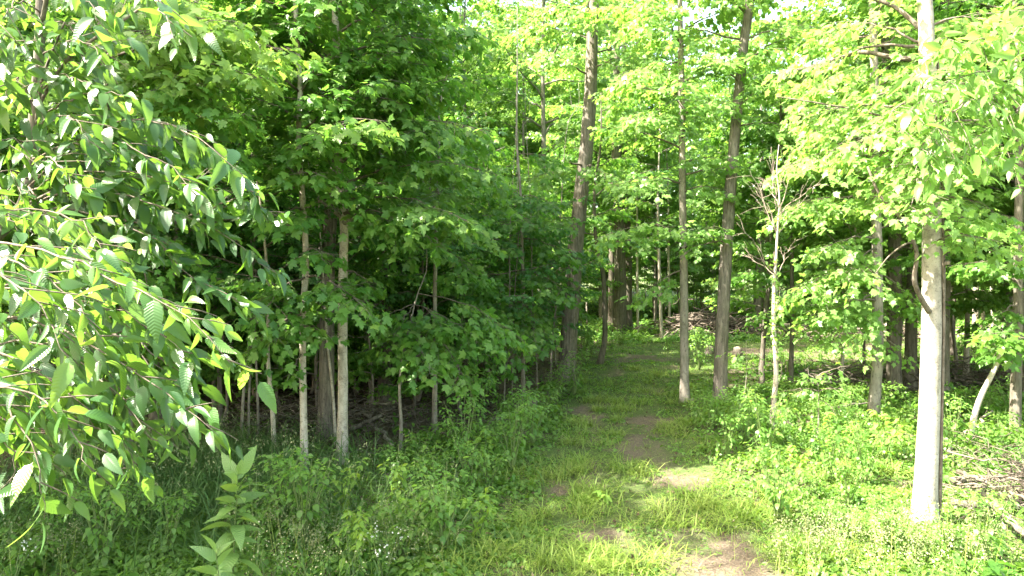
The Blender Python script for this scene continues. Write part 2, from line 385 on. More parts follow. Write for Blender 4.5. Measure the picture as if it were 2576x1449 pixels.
def proto_tree(name, H, rmax, z0, nl, diam, bark, leafmat, leaf=.14, tp=T_STAR, width=.8, lean=.5, dens=.8, prof='tall'):
    """generic tree about the origin"""
    n = int(H/.5)+6; t = np.linspace(0, 1, n)
    path = np.stack([lean*t*t*math.cos(H)+.12*np.sin(t*7+H), lean*t*t*math.sin(H*3)+.12*np.sin(t*5+H*2), t*H-.1], -1); path[0, :2] = 0
    rad = diam/2*np.clip(1-t**1.2*.92, .06, 1)*(1+.35*np.exp(-t*H/.25))
    root = empty(name, (0, 0, 0)); tb = MB(); tb.tube(path, rad, 10, 0, lump=.07, seed=int(H*7))
    cb = MB()
    for i in range(nl):
        z = z0+(H*.97-z0)*((i+R.uniform(-.4, .4))/nl); s = np.array([np.interp(z, path[:, 2], path[:, q]) for q in range(3)])
        rr = np.interp(z, path[:, 2], rad); u = np.clip((z-z0)/(H-z0), 0, 1)
        l = rmax*(math.sin(math.pi*min(1, .22+u*.75))**.8)*R.uniform(.6, 1.15)
        az = i*2.4+R.uniform(-.5, .5)
        e_ = s+np.array([math.cos(az)*l, math.sin(az)*l, l*R.uniform(.0, .5)*(1 if u > .25 else .4)])
        lp = limb_path(s, e_, .06, 8, .03); tb.tube(lp[:6], np.linspace(min(rr*.55, .02+.015*l), .01, 6), 5, 0)
        rb = np.clip(R.normal(.5, .15), .1, .9)
        maple_spray(cb, lp, width, leaf, tp, dens, .012, .22, rb=rb, wood=False)
        if l > 1.6:
            for sg in (-1, 1):
                dd = unit(lp[-1]-lp[3]); sd = np.array([-dd[1], dd[0], .1])*sg
                p1 = lp[3]+unit(dd*.8+sd)*l*.5; maple_spray(cb, limb_path(lp[3], p1, .05, 5), width*.8, leaf, tp, dens, .01, .2, rb=rb, wood=False)
    link("trunk", tb.mesh(name+"_trunk", [BARKS[bark], M_TWIG]), root)
    link("crown", cb.mesh(name+"_crown", [leafmat, M_TWIG]), root)
    return root

# ------------------------------------------------------------------ the lie of the land
PATH = np.array([(1.0, -6), (1.15, 3), (1.3, 7), (1.6, 9.9), (2.1, 13.5), (3.1, 18), (4.6, 23), (7.5, 28), (12, 31), (20, 33)])
PATHW = np.array([1.6, 1.6, 1.6, 1.5, 1.4, 1.7, 2.4, 3.6, 4.2, 4.0])
def path_d(x, y):
    x = np.asarray(x, float); y = np.asarray(y, float); best = np.full(x.shape, 1e9)
    for i in range(len(PATH)-1):
        a_, b_ = PATH[i], PATH[i+1]; d = b_-a_; t = np.clip(((x-a_[0])*d[0]+(y-a_[1])*d[1])/(d@d), 0, 1)
        r = np.hypot(x-a_[0]-t*d[0], y-a_[1]-t*d[1])/(PATHW[i]*(1-t)+PATHW[i+1]*t); best = np.minimum(best, r)
    return best
DIRT = [(1.88, 6.9, .6, .95), (2.1, 12.2, .25, .5), (2.25, 9.6, .42, .45), (.85, 7.7, .55, .22), (2.6, 13.6, .45, .6), (1.55, 14.6, .35, .8), (4.2, 23.3, 1.3, .9), (14, 27.6, 2.4, 1.4), (1.9, 11.4, .22, .5),
        (1.75, 5.3, .55, .9), (.6, 9.3, .3, .5), (9, 26, 1.5, .8)]
def dirt(x, y):
    x = np.asarray(x, float); y = np.asarray(y, float); o = np.zeros(x.shape); nn = vnoise(x, y, 2.1, 21, 3)
    for cx, cy, rx, ry in DIRT:
        r = np.hypot((x-cx)/rx, (y-cy)/ry)+(nn-.5)*2.3; o = np.maximum(o, 1-sstep(.6, 1.15, r))
    pd = path_d(x, y); o = np.maximum(o, .75*(np.exp(-((pd-.36)/.13)**2))*sstep(.42, .62, vnoise(x, y, .9, 31, 3))*(y < 24))
    return o
def edge_left(y): return np.interp(y, [6, 9.5, 10.8, 12, 14, 17, 20, 25, 30, 45, 60], [-14, -7, -3.6, -1.4, -.4, .7, 1.9, 3.0, 4.4, 8, 10])
def forest_left(x, y): return sstep(-.4, .5, edge_left(y)-x)
def clearing(x, y): return 1-sstep(.85, 1.15, path_d(x, y))

# ground sheet
def build_ground():
    xs = np.concatenate([-np.geomspace(150, 14.3, 14), np.arange(-14, 22.01, .2), np.geomspace(22.4, 150, 14)])
    ys = np.concatenate([np.linspace(-60, -1, 12), np.arange(0, 34, .2), np.geomspace(34.3, 240, 26)])
    X, Y = np.meshgrid(xs, ys); Z = gz(X, Y)
    V = np.stack([X, Y, Z], -1).reshape(-1, 3); nx = len(xs); ny = len(ys)
    i = (np.arange(ny-1)[:, None]*nx+np.arange(nx-1)[None, :]).ravel()
    mb = MB(); mb.add(V, np.stack([i, i+1, i+nx+1, i+nx], -1), 0, 0.)
    x, y = V[:, 0], V[:, 1]
    mb.r[0] = (np.clip(.25*(1-forest_left(x, y))+.55*clearing(x, y)+.5*sstep(28, 36, y), 0, 1)*(1-dirt(x, y))).astype(np.float32)
    m, n = mat_new("forest_floor"); L = n.links.new
    at = nd(n, "ShaderNodeAttribute", attribute_name="rnd"); tc = nd(n, "ShaderNodeTexCoord")
    n1 = nd(n, "ShaderNodeTexNoise", i_Scale=3.5, i_Detail=8.0, i_Roughness=.7); L(tc.outputs["Object"], n1.inputs[0])
    n2 = nd(n, "ShaderNodeTexNoise", i_Scale=38., i_Detail=6.0, i_Roughness=.7); L(tc.outputs["Object"], n2.inputs[0])
    vo = nd(n, "ShaderNodeTexVoronoi", i_Scale=70.); L(tc.outputs["Object"], vo.inputs[0])
    soil = ramp(n, [(.3, (.05, .042, .034)), (.5, (.125, .105, .086)), (.7, (.27, .235, .195))], n2.outputs[0])
    lit = ramp(n, [(.0, (.04, .028, .02)), (.5, (.10, .07, .045)), (1., (.2, .15, .1))], vo.outputs["Color"])
    mx = nd(n, "ShaderNodeMix", data_type='RGBA', i_0=.45); L(soil, mx.inputs[6]); L(lit, mx.inputs[7])
    gr = ramp(n, [(.35, (.03, .06, .015)), (.65, (.08, .13, .03))], n2.outputs[0])
    mt = nd(n, "ShaderNodeMath", operation='MULTIPLY_ADD', i_1=1.5, i_2=-.75); L(n1.outputs[0], mt.inputs[0])
    ad = nd(n, "ShaderNodeMath", operation='ADD', use_clamp=True); L(mt.outputs[0], ad.inputs[0]); L(at.outputs["Fac"], ad.inputs[1])
    mx2 = nd(n, "ShaderNodeMix", data_type='RGBA'); L(ad.outputs[0], mx2.inputs[0]); L(mx.outputs[2], mx2.inputs[6]); L(gr, mx2.inputs[7])
    p = nd(n, "ShaderNodeBsdfPrincipled"); p.inputs["Roughness"].default_value = .95; p.inputs["Specular IOR Level"].default_value = .1
    b = nd(n, "ShaderNodeBump", i_Strength=.9, i_Distance=.03); L(n2.outputs[0], b.inputs["Height"]); L(b.outputs[0], p.inputs["Normal"])
    L(mx2.outputs[2], p.inputs["Base Color"]); o = nd(n, "ShaderNodeOutputMaterial"); L(p.outputs[0], o.inputs[0])
    tag(link("ground", mb.mesh("ground", [m])), kind="structure")
build_ground()

def sample_area(n, x0, x1, y0, y1, dens):
    """n candidates, more of them near the camera, kept with probability dens(x, y)"""
    y = np.sqrt(R.uniform(y0**2, y1**2, n)) if y0 > 0 else R.uniform(y0, y1, n)
    x = R.uniform(x0, x1, n); k = R.random(n) < dens(x, y); return x[k], y[k]
def near_sample(n, y0, y1, dens, half=.95):
    """candidates uniform per picture column inside the view wedge: finer near, thinner far"""
    u = R.random(n); y = y0*(y1/y0)**u; x = R.uniform(-half, half, n)*y+0; k = R.random(n) < dens(x, y); return x[k], y[k]

def build_grass():
    mb = MB()
    def dens(x, y): return np.clip(clearing(x, y)*(.75+.5*(vnoise(x, y, 1.1, 5)-.5))*(1-.92*dirt(x, y))+.13*(1-forest_left(x, y)), 0, 1)*sstep(.2, .55, vnoise(x, y, 2.6, 12)+.12)
    x, y = near_sample(300000, 4.2, 40, dens)
    cl = vnoise(x, y, 2.2, 33); h = (.03+.11*cl**2)*R.uniform(.5, 1.3, len(x))*(1+.015*y)
    az = R.random(len(x))*2*np.pi; til = R.uniform(.1, .75, len(x))
    Y = np.stack([np.cos(az)*til, np.sin(az)*til, np.ones(len(x))], -1); Nn = -np.stack([np.cos(az), np.sin(az), -til], -1)
    P = np.stack([x, y, gz(x, y)-.01], -1)
    rnd = np.clip(vnoise(x, y, .9, 44)*.8+R.normal(0, .18, len(x))-.05, 0, 1)
    ch = R.integers(0, 3, len(x))
    wide = [tpl_blade(.35, .055), tpl_blade(.7, .06), tpl_blade(1.0, .07)]
    far = y > 13; wide2 = [tpl_blade(.5, .10), tpl_blade(.9, .12), tpl_blade(.3, .1)]
    for i in range(3):
        for fl, T in ((~far, wide), (far, wide2)):
            k = (ch == i) & fl; mb.scatter(T[i], P[k], Y[k], Nn[k], h[k], 0, rnd[k])
    tag(link("grass", mb.mesh("grass", [M_GRASS], False)), "short bright grass growing over the woodland track and the clearing", "grass", kind="stuff")
    # lusher tussocks
    mb = MB(); 
    spots = [(G(1500+R.normal(0, 190), R.uniform(1090, 1440))) for _ in range(34)]+[G(R.uniform(1350, 2300), R.uniform(1100, 1440)) for _ in range(60)]+[G(R.uniform(1450, 1750), R.uniform(930, 1100)) for _ in range(50)]
    spots += [np.array(G(1200, 1410))+R.normal(0, .25, 2) for _ in range(8)]
    for sx, sy in spots:
        if dirt(np.array([sx]), np.array([sy]))[0] > .5: continue
        m = int(R.uniform(40, 110)); r = R.uniform(.06, .2); x = sx+R.normal(0, r, m); y = sy+R.normal(0, r, m); az = R.random(m)*6.28; til = R.uniform(.1, .8, m)
        Y = np.stack([np.cos(az)*til, np.sin(az)*til, np.ones(m)], -1); Nn = -np.stack([np.cos(az), np.sin(az), -til], -1)
        put(mb, [tpl_blade(.6, .035), tpl_blade(1., .04)], np.stack([x, y, gz(x, y)-.01], -1), Y, Nn, R.uniform(.12, .36, m), 0, np.clip(R.normal(R.uniform(.2, .7), .12, m), 0, 1))
    tag(link("grass_tussocks", mb.mesh("grass_tussocks", [M_GRASS], False)), "longer arching grass tufts dotted through the short grass of the track", "grass", kind="stuff")

def build_tall_grass():
    mb = MB()
    def dens(x, y):
        a_ = np.exp(-(((x+4.5)/1.6)**2+((y-9.2)/1.6)**2)); b_ = .12*np.exp(-(((x+2.2)/1.4)**2+((y-8.0)/1.2)**2)); c_ = .0*x; return np.clip(a_+b_+c_, 0, 1)
    x, y = sample_area(42000, -8, 1.2, 5.5, 12, dens); n = len(x)
    h = R.uniform(.35, .95, n); az = R.random(n)*6.28; til = R.uniform(.05, .55, n)
    Y = np.stack([np.cos(az)*til, np.sin(az)*til, np.ones(n)], -1); Nn = -np.stack([np.cos(az), np.sin(az), -til], -1)
    P = np.stack([x, y, gz(x, y)-.02], -1); rnd = np.clip(R.normal(.4, .25, n), 0, 1)
    put(mb, [tpl_blade(.4, .014), tpl_blade(.8, .016), tpl_blade(1.1, .018)], P, Y, Nn, h, 0, rnd)
    # leaves along the culms
    k = R.random(n) < .6; P2 = P[k]+Y[k]*(h[k]*R.uniform(.3, .8, k.sum()))[:, None]; az = R.random(k.sum())*6.28
    Y2 = np.stack([np.cos(az), np.sin(az), R.uniform(.1, .9, k.sum())], -1)
    put(mb, [tpl_blade(1.1, .05), tpl_blade(.7, .06)], P2, Y2, UP+0*Y2, R.uniform(.12, .28, k.sum()), 0, rnd[k])
    # nodding seed heads
    sh = R.random(n) < .10; q = 7
    P3 = (P[sh]+Y[sh]*(h[sh]*.95)[:, None]); P3 = np.repeat(P3, q, 0)+R.normal(0, .035, (len(P3)*q, 3)); Y3 = R.normal(0, .7, P3.shape)-UP*.6
    put(mb, [tpl_simple(.35, .1, False)], P3, Y3, UP+R.normal(0, .6, P3.shape), R.uniform(.022, .04, len(P3)), 1)
    tag(link("tall_grass", mb.mesh("tall_grass", [M_TALLG, M_SEED], False)), "tall dark grass with nodding pale seed heads at the left wood edge", "grass", kind="stuff")

HR = lambda x, y: .15+.40*sstep(9.3, 11, y)*(1-sstep(14, 18, y))+.08*sstep(14, 18, y)
HL = lambda x, y: .17+.16*np.exp(-((x-edge_left(y)-.7)/.8)**2)
def cover(name, label, n, y0, y1, dens, hmax, ls, mat, tnear, seedh=5, half=.8, ycut=11., cat="ground cover", q=7):
    mb = MB(); x, y = near_sample(n, y0, y1, dens, half); m = len(x)
    hh = np.clip((vnoise(x, y, 1.4, seedh, 2)-.3)*2.2, .06, 1)*(hmax(x, y) if callable(hmax) else hmax)*R.uniform(.5, 1.1, m)
    X = np.repeat(x, q); Yy = np.repeat(y, q); H = np.repeat(hh, q)*R.uniform(.35, 1., m*q)
    az = R.random(m*q)*6.28; r = R.uniform(.01, .13, m*q)
    P = np.stack([X+np.cos(az)*r, Yy+np.sin(az)*r, gz(X, Yy)+H], -1)
    Y = np.stack([np.cos(az), np.sin(az), R.normal(-.35, .35, m*q)], -1); Nn = UP+R.normal(0, .38, P.shape)+Y*np.array([1, 1, 0])*R.uniform(0, .9, (m*q, 1))
    S = ls*R.uniform(.55, 1.25, m*q)*(1+.018*Yy)*np.repeat(R.uniform(.6, 1.3, m), q)
    rnd = np.clip(np.repeat(np.clip(vnoise(x, y, 1.7, 55)+R.normal(0, .12, m), 0, 1), q)+R.normal(0, .1, m*q), 0, 1)
    k = Yy < ycut; put(mb, tnear, P[k], Y[k], Nn[k], S[k], 0, rnd[k]); k = ~k; put(mb, [tpl_simple(.62, .15, False)], P[k], Y[k], Nn[k], S[k]*1.1, 0, rnd[k])
    # stems
    k = R.random(m) < .5; xs, ys, hs = x[k], y[k], hh[k]; c = len(xs)
    if c: 
        az = R.random(c)*6.28; put(mb, [tpl_blade(.2, .03)], np.stack([xs, ys, gz(xs, ys)-.01], -1), np.stack([np.cos(az)*.15, np.sin(az)*.15, np.ones(c)], -1), np.stack([np.cos(az), np.sin(az), np.zeros(c)], -1), hs, 1, R.random(c))
    tag(link(name, mb.mesh(name, [mat, M_STEM])), label, cat, kind="stuff")

def build_cover():
    # right of the track: knee-high broadleaf carpet
    def d_right(x, y):
        r = sstep(.75, 1.15, path_d(x, y))*(x > PX(y)); far = 1-sstep(11, 30, y)*.35
        return np.clip(r*(.5+.8*vnoise(x, y, .7, 66))*far, 0, 1)
    def PX(y): return np.interp(y, PATH[:, 1], PATH[:, 0])
    cover("ground_cover", "knee-high leafy ground cover carpeting the floor right of the track", 125000, 4.3, 62, d_right, HR, .058, M_SHRUB, T_OVAL, half=1.08)
    def d_left(x, y):
        r = sstep(.7, 1.1, path_d(x, y))*(x < PX(y)); band = 1-.9*forest_left(x-.25, y); tg = 1-.6*np.exp(-(((x+4.2)/1.7)**2+((y-9.4)/1.3)**2))
        tg = tg*(1-.9*np.exp(-(((x+2.5)/.5)**2+((y-6.0)/.9)**2))); return np.clip(r*band*tg*(.35+.9*vnoise(x, y, .8, 67)), 0, 1)
    cover("bramble_patch", "low tangled brambles and leafy weeds along the left side of the track", 80000, 4.3, 34, d_left, HL, .068, M_SHRUB, T_OVAL, 9, half=1.08, cat="brambles")
    cover("broad_leaved_weeds", "scattered larger-leaved weeds rising out of the ground cover", 3400, 4.6, 20, lambda x, y: np.clip(sstep(.95, 1.15, path_d(x, y))*(1-.95*forest_left(x-.2, y))*sstep(.4, .6, vnoise(x, y, 1.1, 91)), 0, 1), lambda x, y: HR(x, y)*1.5, .115, M_MAPLE, [tpl_oval(6, .32, .3, .2, ncol=1), tpl_oval(6, .28, .5, .15, ncol=1)], 6, cat="weeds", q=6, ycut=20)
    cover("far_undergrowth", "bright leafy undergrowth beneath the far trees", 26000, 29, 66, lambda x, y: .35+.65*sstep(.35, .5, vnoise(x, y, .35, 13)), .55, .095, M_SUNLIT, T_OVAL, 15, cat="undergrowth", ycut=1)
    def d_path(x, y): return np.clip((1-sstep(.9, 1.1, path_d(x, y)))*sstep(.38, .66, vnoise(x, y, 1.9, 77))*(1-dirt(x, y)), 0, 1)
    cover("clover_weeds", "small clover-like weeds scattered in the grass of the track", 46000, 4.3, 34, d_path, .09, .042, M_SHRUB, T_OVAL, 4, cat="weeds", q=6)

def build_litter():
    mb = MB()
    def dens(x, y): return np.clip(forest_left(x, y)*.9+.2*(1-dirt(x, y)), 0, 1)
    x, y = near_sample(52000, 4.3, 34, dens); m = len(x); az = R.random(m)*6.28
    put(mb, [tpl_simple(.6, .3, False), tpl_simple(.5, -.3, False)], np.stack([x, y, gz(x, y)+.008+R.random(m)*.015], -1), np.stack([np.cos(az), np.sin(az), R.normal(0, .2, m)], -1), UP+R.normal(0, .35, (m, 3)), R.uniform(.02, .06, m)*(1+.035*y), 0)
    # straw and fine twigs on the soil
    def d2(x, y): return np.clip(dirt(x, y)*.9+.25*clearing(x, y)+.25*forest_left(x, y)+.12, 0, 1)
    x, y = near_sample(26000, 4.3, 24, d2); m = len(x); az = R.random(m)*6.28
    put(mb, [tpl_blade(.05, .022), tpl_blade(.15, .03)], np.stack([x, y, gz(x, y)+.015], -1), np.stack([np.cos(az), np.sin(az), R.normal(.05, .1, m)], -1), UP+R.normal(0, .3, (m, 3)), R.uniform(.04, .2, m), 1)
    tag(link("leaf_litter", mb.mesh("leaf_litter", [M_LITTER, M_LITTER], False)), "brown dead leaves, straw and fine twigs strewn over the soil", "leaf litter", kind="stuff")

def build_panicles():
    mb = MB(); c = []
    for (px, py, rx, ry, k) in [(2300,1425,230,40,210),(2050,1440,120,30,60),(760,1400,130,50,70),(1000,1390,110,50,40),(120,1440,120,30,30),(2480,1340,80,40,30)]:
        for _ in range(k):
            c.append(G(R.normal(px, rx*.6), max(1200, R.normal(py, ry*.8))))
    c = np.array(c); m = len(c); h = R.uniform(.25, .55, m); z = gz(c[:, 0], c[:, 1]); az = R.random(m)*6.28; lean = np.stack([np.cos(az)*.2, np.sin(az)*.2, np.ones(m)], -1)
    P = np.stack([c[:, 0], c[:, 1], z], -1); put(mb, [tpl_blade(.1, .012)], P, lean, np.stack([np.sin(az), np.cos(az), 0*az], -1), h*1.05, 0)
    q = 26; T_ = np.repeat(P+unit(lean)*(h*.85)[:, None], q, 0)+R.normal(0, 1, (m*q, 3))*np.array([.03, .03, .06]); put(mb, [tpl_simple(.5, .1, False)], T_, R.normal(0, 1, T_.shape), UP+R.normal(0, .8, T_.shape), R.uniform(.012, .026, m*q), 1)
    tag(link("flowering_grass", mb.mesh("flowering_grass", [M_GRASS, M_SEED], False)), "wispy pale flowering grass along the bottom of the view", "grass", kind="stuff")
build_panicles()
build_grass(); build_tall_grass(); build_cover(); build_litter()

# ------------------------------------------------------------------ trees of the left wood edge
hero_tree("maple_tree", "slim pale maple with a slightly kinked trunk, left of its two pale neighbours", "tree",
    [(763,1222,9.9),(762,1050,9.9),(760,900,9.95),(764,760,10),(770,650,10),(761,480,10),(753,360,10),(758,210,10),(748,60,10),(752,-150,10)], .10, "pale",
    [(420,955,305,8.6,.55,.35,.75),(520,640,400,9.3,.6),(600,590,500,9.6,.6),(480,800,440,8.8,.5,.3,.6),(640,810,650,9.2,.4),(700,640,800,9.0,.6),(720,930,790,9.0,.5,.3,.6),(780,690,870,9.0,.55),(800,860,720,9.3,.5),
     (760,600,690,9.4,.6),(820,610,900,9.5,.5),(850,840,860,9.2,.3,.5),(300,560,230,9.5,.7),(330,870,250,9.4,.6),(200,640,110,9.7,.7),(240,860,120,9.8,.7),(900,720,960,9.4,.25,.5),(560,690,560,9.0,.5)],
    M_MAPLE, .145, taper=.7, top=5, dens=1.1, auto=(3.9, 9, 1.7, 24))
def stub_f(root, tb, base, path, rad):
    b = MB(); p = W(866, 560, 10.5)-base; q = W(893, 530, 10.35)-base
    b.tube(smooth_path([p, (p+q)/2+np.array([.02, 0, -.03]), q], 8), np.linspace(.045, .028, 8), 8, 0, lump=.2)
    link("branch_stub", b.mesh("branch_stub", [M_GREY]), root)
    b = MB(); p = W(856, 545, 10.5)-base; q = W(800, 498, 10.3)-base; b.tube(smooth_path([p, (p+q)/2, q], 8), np.linspace(.03, .018, 8), 6, 0, lump=.2)
    link("branch_stub", b.mesh("branch_stub_thin", [M_GREY]), root)
hero_tree("maple_tree", "mottled pale maple with a broken stub at its fork, beside the kinked slim one", "tree",
    [(858,1192,10.6),(861,1000,10.6),(861,850,10.6),(864,650,10.6),(866,570,10.6),(856,480,10.65),(852,300,10.7),(850,150,10.7),(850,-100,10.7)], .15, "pale",
    [(430,1050,330,9.6,.7),(480,1185,420,9.6,.8,.35,.6),(520,1180,560,9.4,.75,.4,.7),(540,1010,560,9.5,.5,.4,.7),(440,700,300,10,.7),(330,1150,200,10,.8),(250,1000,100,10,.9),(200,1230,90,10,.9),(180,700,60,10.2,.8),
     (380,1230,330,9.8,.8),(560,1100,620,9.6,.6),(700,935,720,10,.4),(300,980,250,9.6,.8),(100,1150,-30,10,.9),(350,760,200,11,.8)],
    M_MAPLE, .145, taper=.62, top=7, lump=.1, extra=stub_f, dens=1.1, auto=(4.3, 10, 1.9, 24))
hero_tree("oak_tree", "stout rough-barked trunk just behind the two slim pale maples", "tree",
    [(818,1135,12.2),(820,980,12.2),(822,850,12.2),(826,650,12.3),(838,450,12.3),(850,200,12.4),(852,-80,12.4)], .27, "rough", (), M_MAPLE, .14,
    auto=(3.2, 11, 2.8, 20), taper=.7, top=6)
hero_tree("maple_tree", "dark maple whose trunk shows only between leafy boughs, behind the broken-stub maple", "tree",
    [(968,1032,15),(968,900,15),(967,760,15),(965,650,15),(960,400,15),(960,100,15)], .30, "brown", (), M_MAPLE, .14, auto=(3.0, 12, 3.2, 22), taper=.75, top=5)
hero_tree("maple_sapling", "slender sapling with wide tiers of bright drooping leaves, in front of the dark wood", "tree",
    [(1092,1075,12.9),(1094,900,12.9),(1094,740,12.9),(1098,580,12.9),(1104,430,12.9),(1110,250,13)], .09, "grey",
    [(540,930,540,12,.8,.3,.7),(560,1190,585,11.6,.8,.35,.75),(460,1250,440,12,.9,.3,.6),(640,1190,690,12,.6,.4),(420,980,450,12,.8),(620,960,640,12.2,.7),(380,1200,360,12.4,.8),(300,1050,250,12.6,.8),(340,950,330,12.3,.9),(500,1090,500,11.5,.7,.3,.7)],
    M_MAPLE, .15, top=2.5, dens=1.1)
hero_tree("maple_sapling", "thin sapling spreading low leafy boughs over the left verge of the track", "tree",
    [(1316,1008,16.2),(1316,900,16.2),(1317,760,16.2),(1314,640,16.2),(1310,500,16.2),(1300,350,16.2)], .095, "grey",
    [(700,1425,740,15,.8),(760,1350,870,14.5,.7,.3,.6),(780,1150,830,14,.9,.3,.5),(800,1270,930,14,.7),(700,1130,760,14.5,.9),(600,1440,650,15.5,.9),(620,1180,620,15,.9),(500,1400,520,15.5,.9),(500,1220,480,15.5,.9),(400,1400,400,16,.9),(560,1330,560,15,.8)],
    M_MAPLE, .145, top=3, rb=.35)
hero_tree("maple_sapling", "crooked sapling stem under a low drooping bough, centre of the dark opening", "tree",
    [(1007,1128,11.5),(1008,1060,11.5),(1004,980,11.6),(1012,900,11.7),(1030,820,11.8),(1050,740,11.9)], .055, "grey",
    [(820,1170,960,10.9,.65,.25,.6),(840,1080,940,10.6,.6,.3,.6),(800,1200,860,11.2,.7,.25,.5),(780,980,880,11.,.6,.25),(800,940,820,11.3,.5),(760,1320,860,11.6,.7,.3,.6),(770,1110,820,11.2,.7)],
    M_MAPLE, .145, top=.8)
hero_tree("oak_tree", "big rough oak trunk leaning right at the bend of the track", "tree",
    [(1426,978,18.2),(1428,900,18.2),(1438,760,18.2),(1448,620,18.2),(1462,480,18.3),(1474,380,18.3),(1483,260,18.3),(1488,120,18.4),(1492,-60,18.4)], .44, "rough",
    [(430,1330,460,16.5,.9,.4,.6),(420,1520,450,16.8,.8,.4,.7),(200,1300,140,17,1.,.3,.8),(180,1650,150,17,1.,.3,.8),(60,1350,20,17,1.,.3,.8),(40,1640,10,17,1.,.3,.9),(560,1390,560,17,.8,.4,.4),(100,1500,60,16.8,.8,.3,.8)],
    M_SUNLIT, .13, taper=.62, top=8, k=18, auto=(8.5, 16, 3.2, 16), lump=.05)
hero_tree("young_tree", "thin dark crooked trunk right of the big leaning oak", "tree",
    [(1508,918,22),(1522,850,22),(1520,760,22),(1517,690,22),(1500,610,22),(1495,480,22)], .17, "brown", (), M_MAPLE, .145, auto=(3.6, 8, 2.4, 14), top=3)
hero_tree("oak_tree", "massive dark trunk, left half of the distant pair past the bend", "tree",
    [(1560,838,33.5),(1560,700,33.5),(1556,550,33.5),(1550,350,33.5),(1550,100,33.5)], .60, "brown", (), M_SUNLIT, .15, auto=(6, 20, 5, 30), top=7, taper=.75, tp=T_STAR, width=1.1)
hero_tree("oak_tree", "tall dark trunk, right half of the distant pair past the bend", "tree",
    [(1580,834,34.5),(1580,700,34.5),(1577,550,34.5),(1574,300,34.5),(1570,100,34.5)], .42, "brown", (), M_SUNLIT, .15, auto=(6, 20, 4.5, 24), top=7, taper=.75, tp=T_STAR, width=1.1)
hero_tree("oak_tree", "slim brown trunk left of the distant dark pair", "tree",
    [(1538,800,37),(1538,700,37),(1540,550,37),(1540,300,37)], .34, "brown", (), M_SUNLIT, .15, auto=(7, 18, 4, 18), top=7, taper=.75, tp=T_STAR, width=1.1)
# ------------------------------------------------------------------ trees right of the track
hero_tree("maple_tree", "straight grey trunk standing at the right edge of the track, slimmer of two", "tree",
    [(1724,1022,15.2),(1722,850,15.2),(1720,680,15.2),(1716,500,15.2),(1714,330,15.2),(1711,160,15.2),(1708,-60,15.2)], .185, "grey",
    [(600,1500,600,14,.8,.35,.5),(640,1800,570,14,.6),(480,1540,470,14.2,.9,.3,.85),(500,1830,480,14.3,.8,.3,.7),(430,1800,400,14,.8,.3,.8),(330,1590,300,14,1.,.3,.9),(300,1850,260,14,.9,.3,.8),(200,1560,190,14.2,1.,.3,.9),(130,1820,100,14.2,1.,.3,.9),(60,1600,60,14.2,1.,.3,.9),(20,1850,-20,14.2,1.,.3,.9),
     (700,1600,760,14.6,.6),(640,1640,560,13.6,.6,.4,.8)],
    M_SUNLIT, .135, taper=.7, top=6, auto=(5.0, 12, 2.2, 20))
hero_tree("ash_tree", "tall brown trunk leaning right, stouter of the two by the track", "tree",
    [(1812,1032,14.7),(1815,900,14.7),(1822,720,14.7),(1832,540,14.7),(1845,360,14.75),(1856,230,14.8),(1868,110,14.8),(1885,-40,14.8)], .275, "rough",
    [(280,1960,200,14,1.,.3,.9),(220,1740,140,14,.9,.3,.9),(120,2050,70,14,1.,.3,.9),(40,1760,-20,14,1.,.3,.9),(330,2020,330,14,.9,.4,.8),(620,1720,640,14,.4,.5,.5)],
    M_SUNLIT, .125, taper=.66, top=8, lump=.05, auto=(7.2, 15, 3.5, 16), rb=.7)
def dead_crown(root, tb, base, path, rad):
    b = MB()
    ends = [(1885,430),(1852,560),(1862,640),(1938,370),(1985,400),(2062,462),(1900,480),(2025,500),(1920,450),(2000,600)]
    for i, (ex, ey) in enumerate(ends):
        s = W(1955+R.uniform(-4, 4), min(ey+R.uniform(70, 190), 700), 11.9)-base; e_ = W(ex, ey, 11.9+R.uniform(-.6, .6))-base
        lp = limb_path(s, e_, .05, 9, .018); b.tube(lp, np.linspace(.009, .0022, 9), 5, 0)
        for k_ in range(8):
            j = R.integers(2, 8); dd = unit(lp[j]-lp[j-1])+R.normal(0, .55, 3); b.tube(limb_path(lp[j], lp[j]+unit(dd)*R.uniform(.15, .45), .03, 5, .04), np.linspace(.004, .0015, 5), 4, 0)
    link("bare_branch", b.mesh("bare_branch", [M_DEAD]), root)
    v = MB(); hz = np.linspace(.4, 3.2, 70); P = np.stack([np.interp(hz, path[:, 2]-base[2], path[:, 0]-base[0])+.07*np.cos(hz*5), np.interp(hz, path[:, 2]-base[2], path[:, 1]-base[1])-.07, hz], -1)
    v.tube(P, .006, 4, 1)
    Pl = np.repeat(P[25:], 3, 0)+R.normal(0, .06, (135, 3)); put(v, T_OVAL, Pl, R.normal(0, 1, Pl.shape)-UP*.3, UP+R.normal(0, .5, Pl.shape), R.uniform(.05, .1, 135), 0, .7)
    link("vine", v.mesh("vine_climbing", [M_SUNLIT, M_TWIG]), root)
hero_tree("dead_tree", "dead pale sapling with a bare twiggy top, in front of the sunny clearing", "dead tree",
    [(1943,1108,11.9),(1948,1020,11.9),(1954,940,11.9),(1948,830,11.9),(1947,740,11.9),(1952,650,11.9),(1956,560,11.9),(1960,500,11.9),(1952,430,11.9),(1957,365,11.9)], .105, "pale", (), taper=.08, extra=dead_crown, flare=.15, lump=.12)
hero_tree("young_tree", "thin dark trunk just left of the dead sapling, at the clearing's near edge", "tree",
    [(1918,968,17.8),(1920,880,17.8),(1928,770,17.8),(1938,680,17.8),(1940,500,17.8)], .12, "brown",
    [(700,1870,690,17,.6,.3,.4)], M_MAPLE, .145, top=3, auto=(3.8, 8, 2.2, 14))
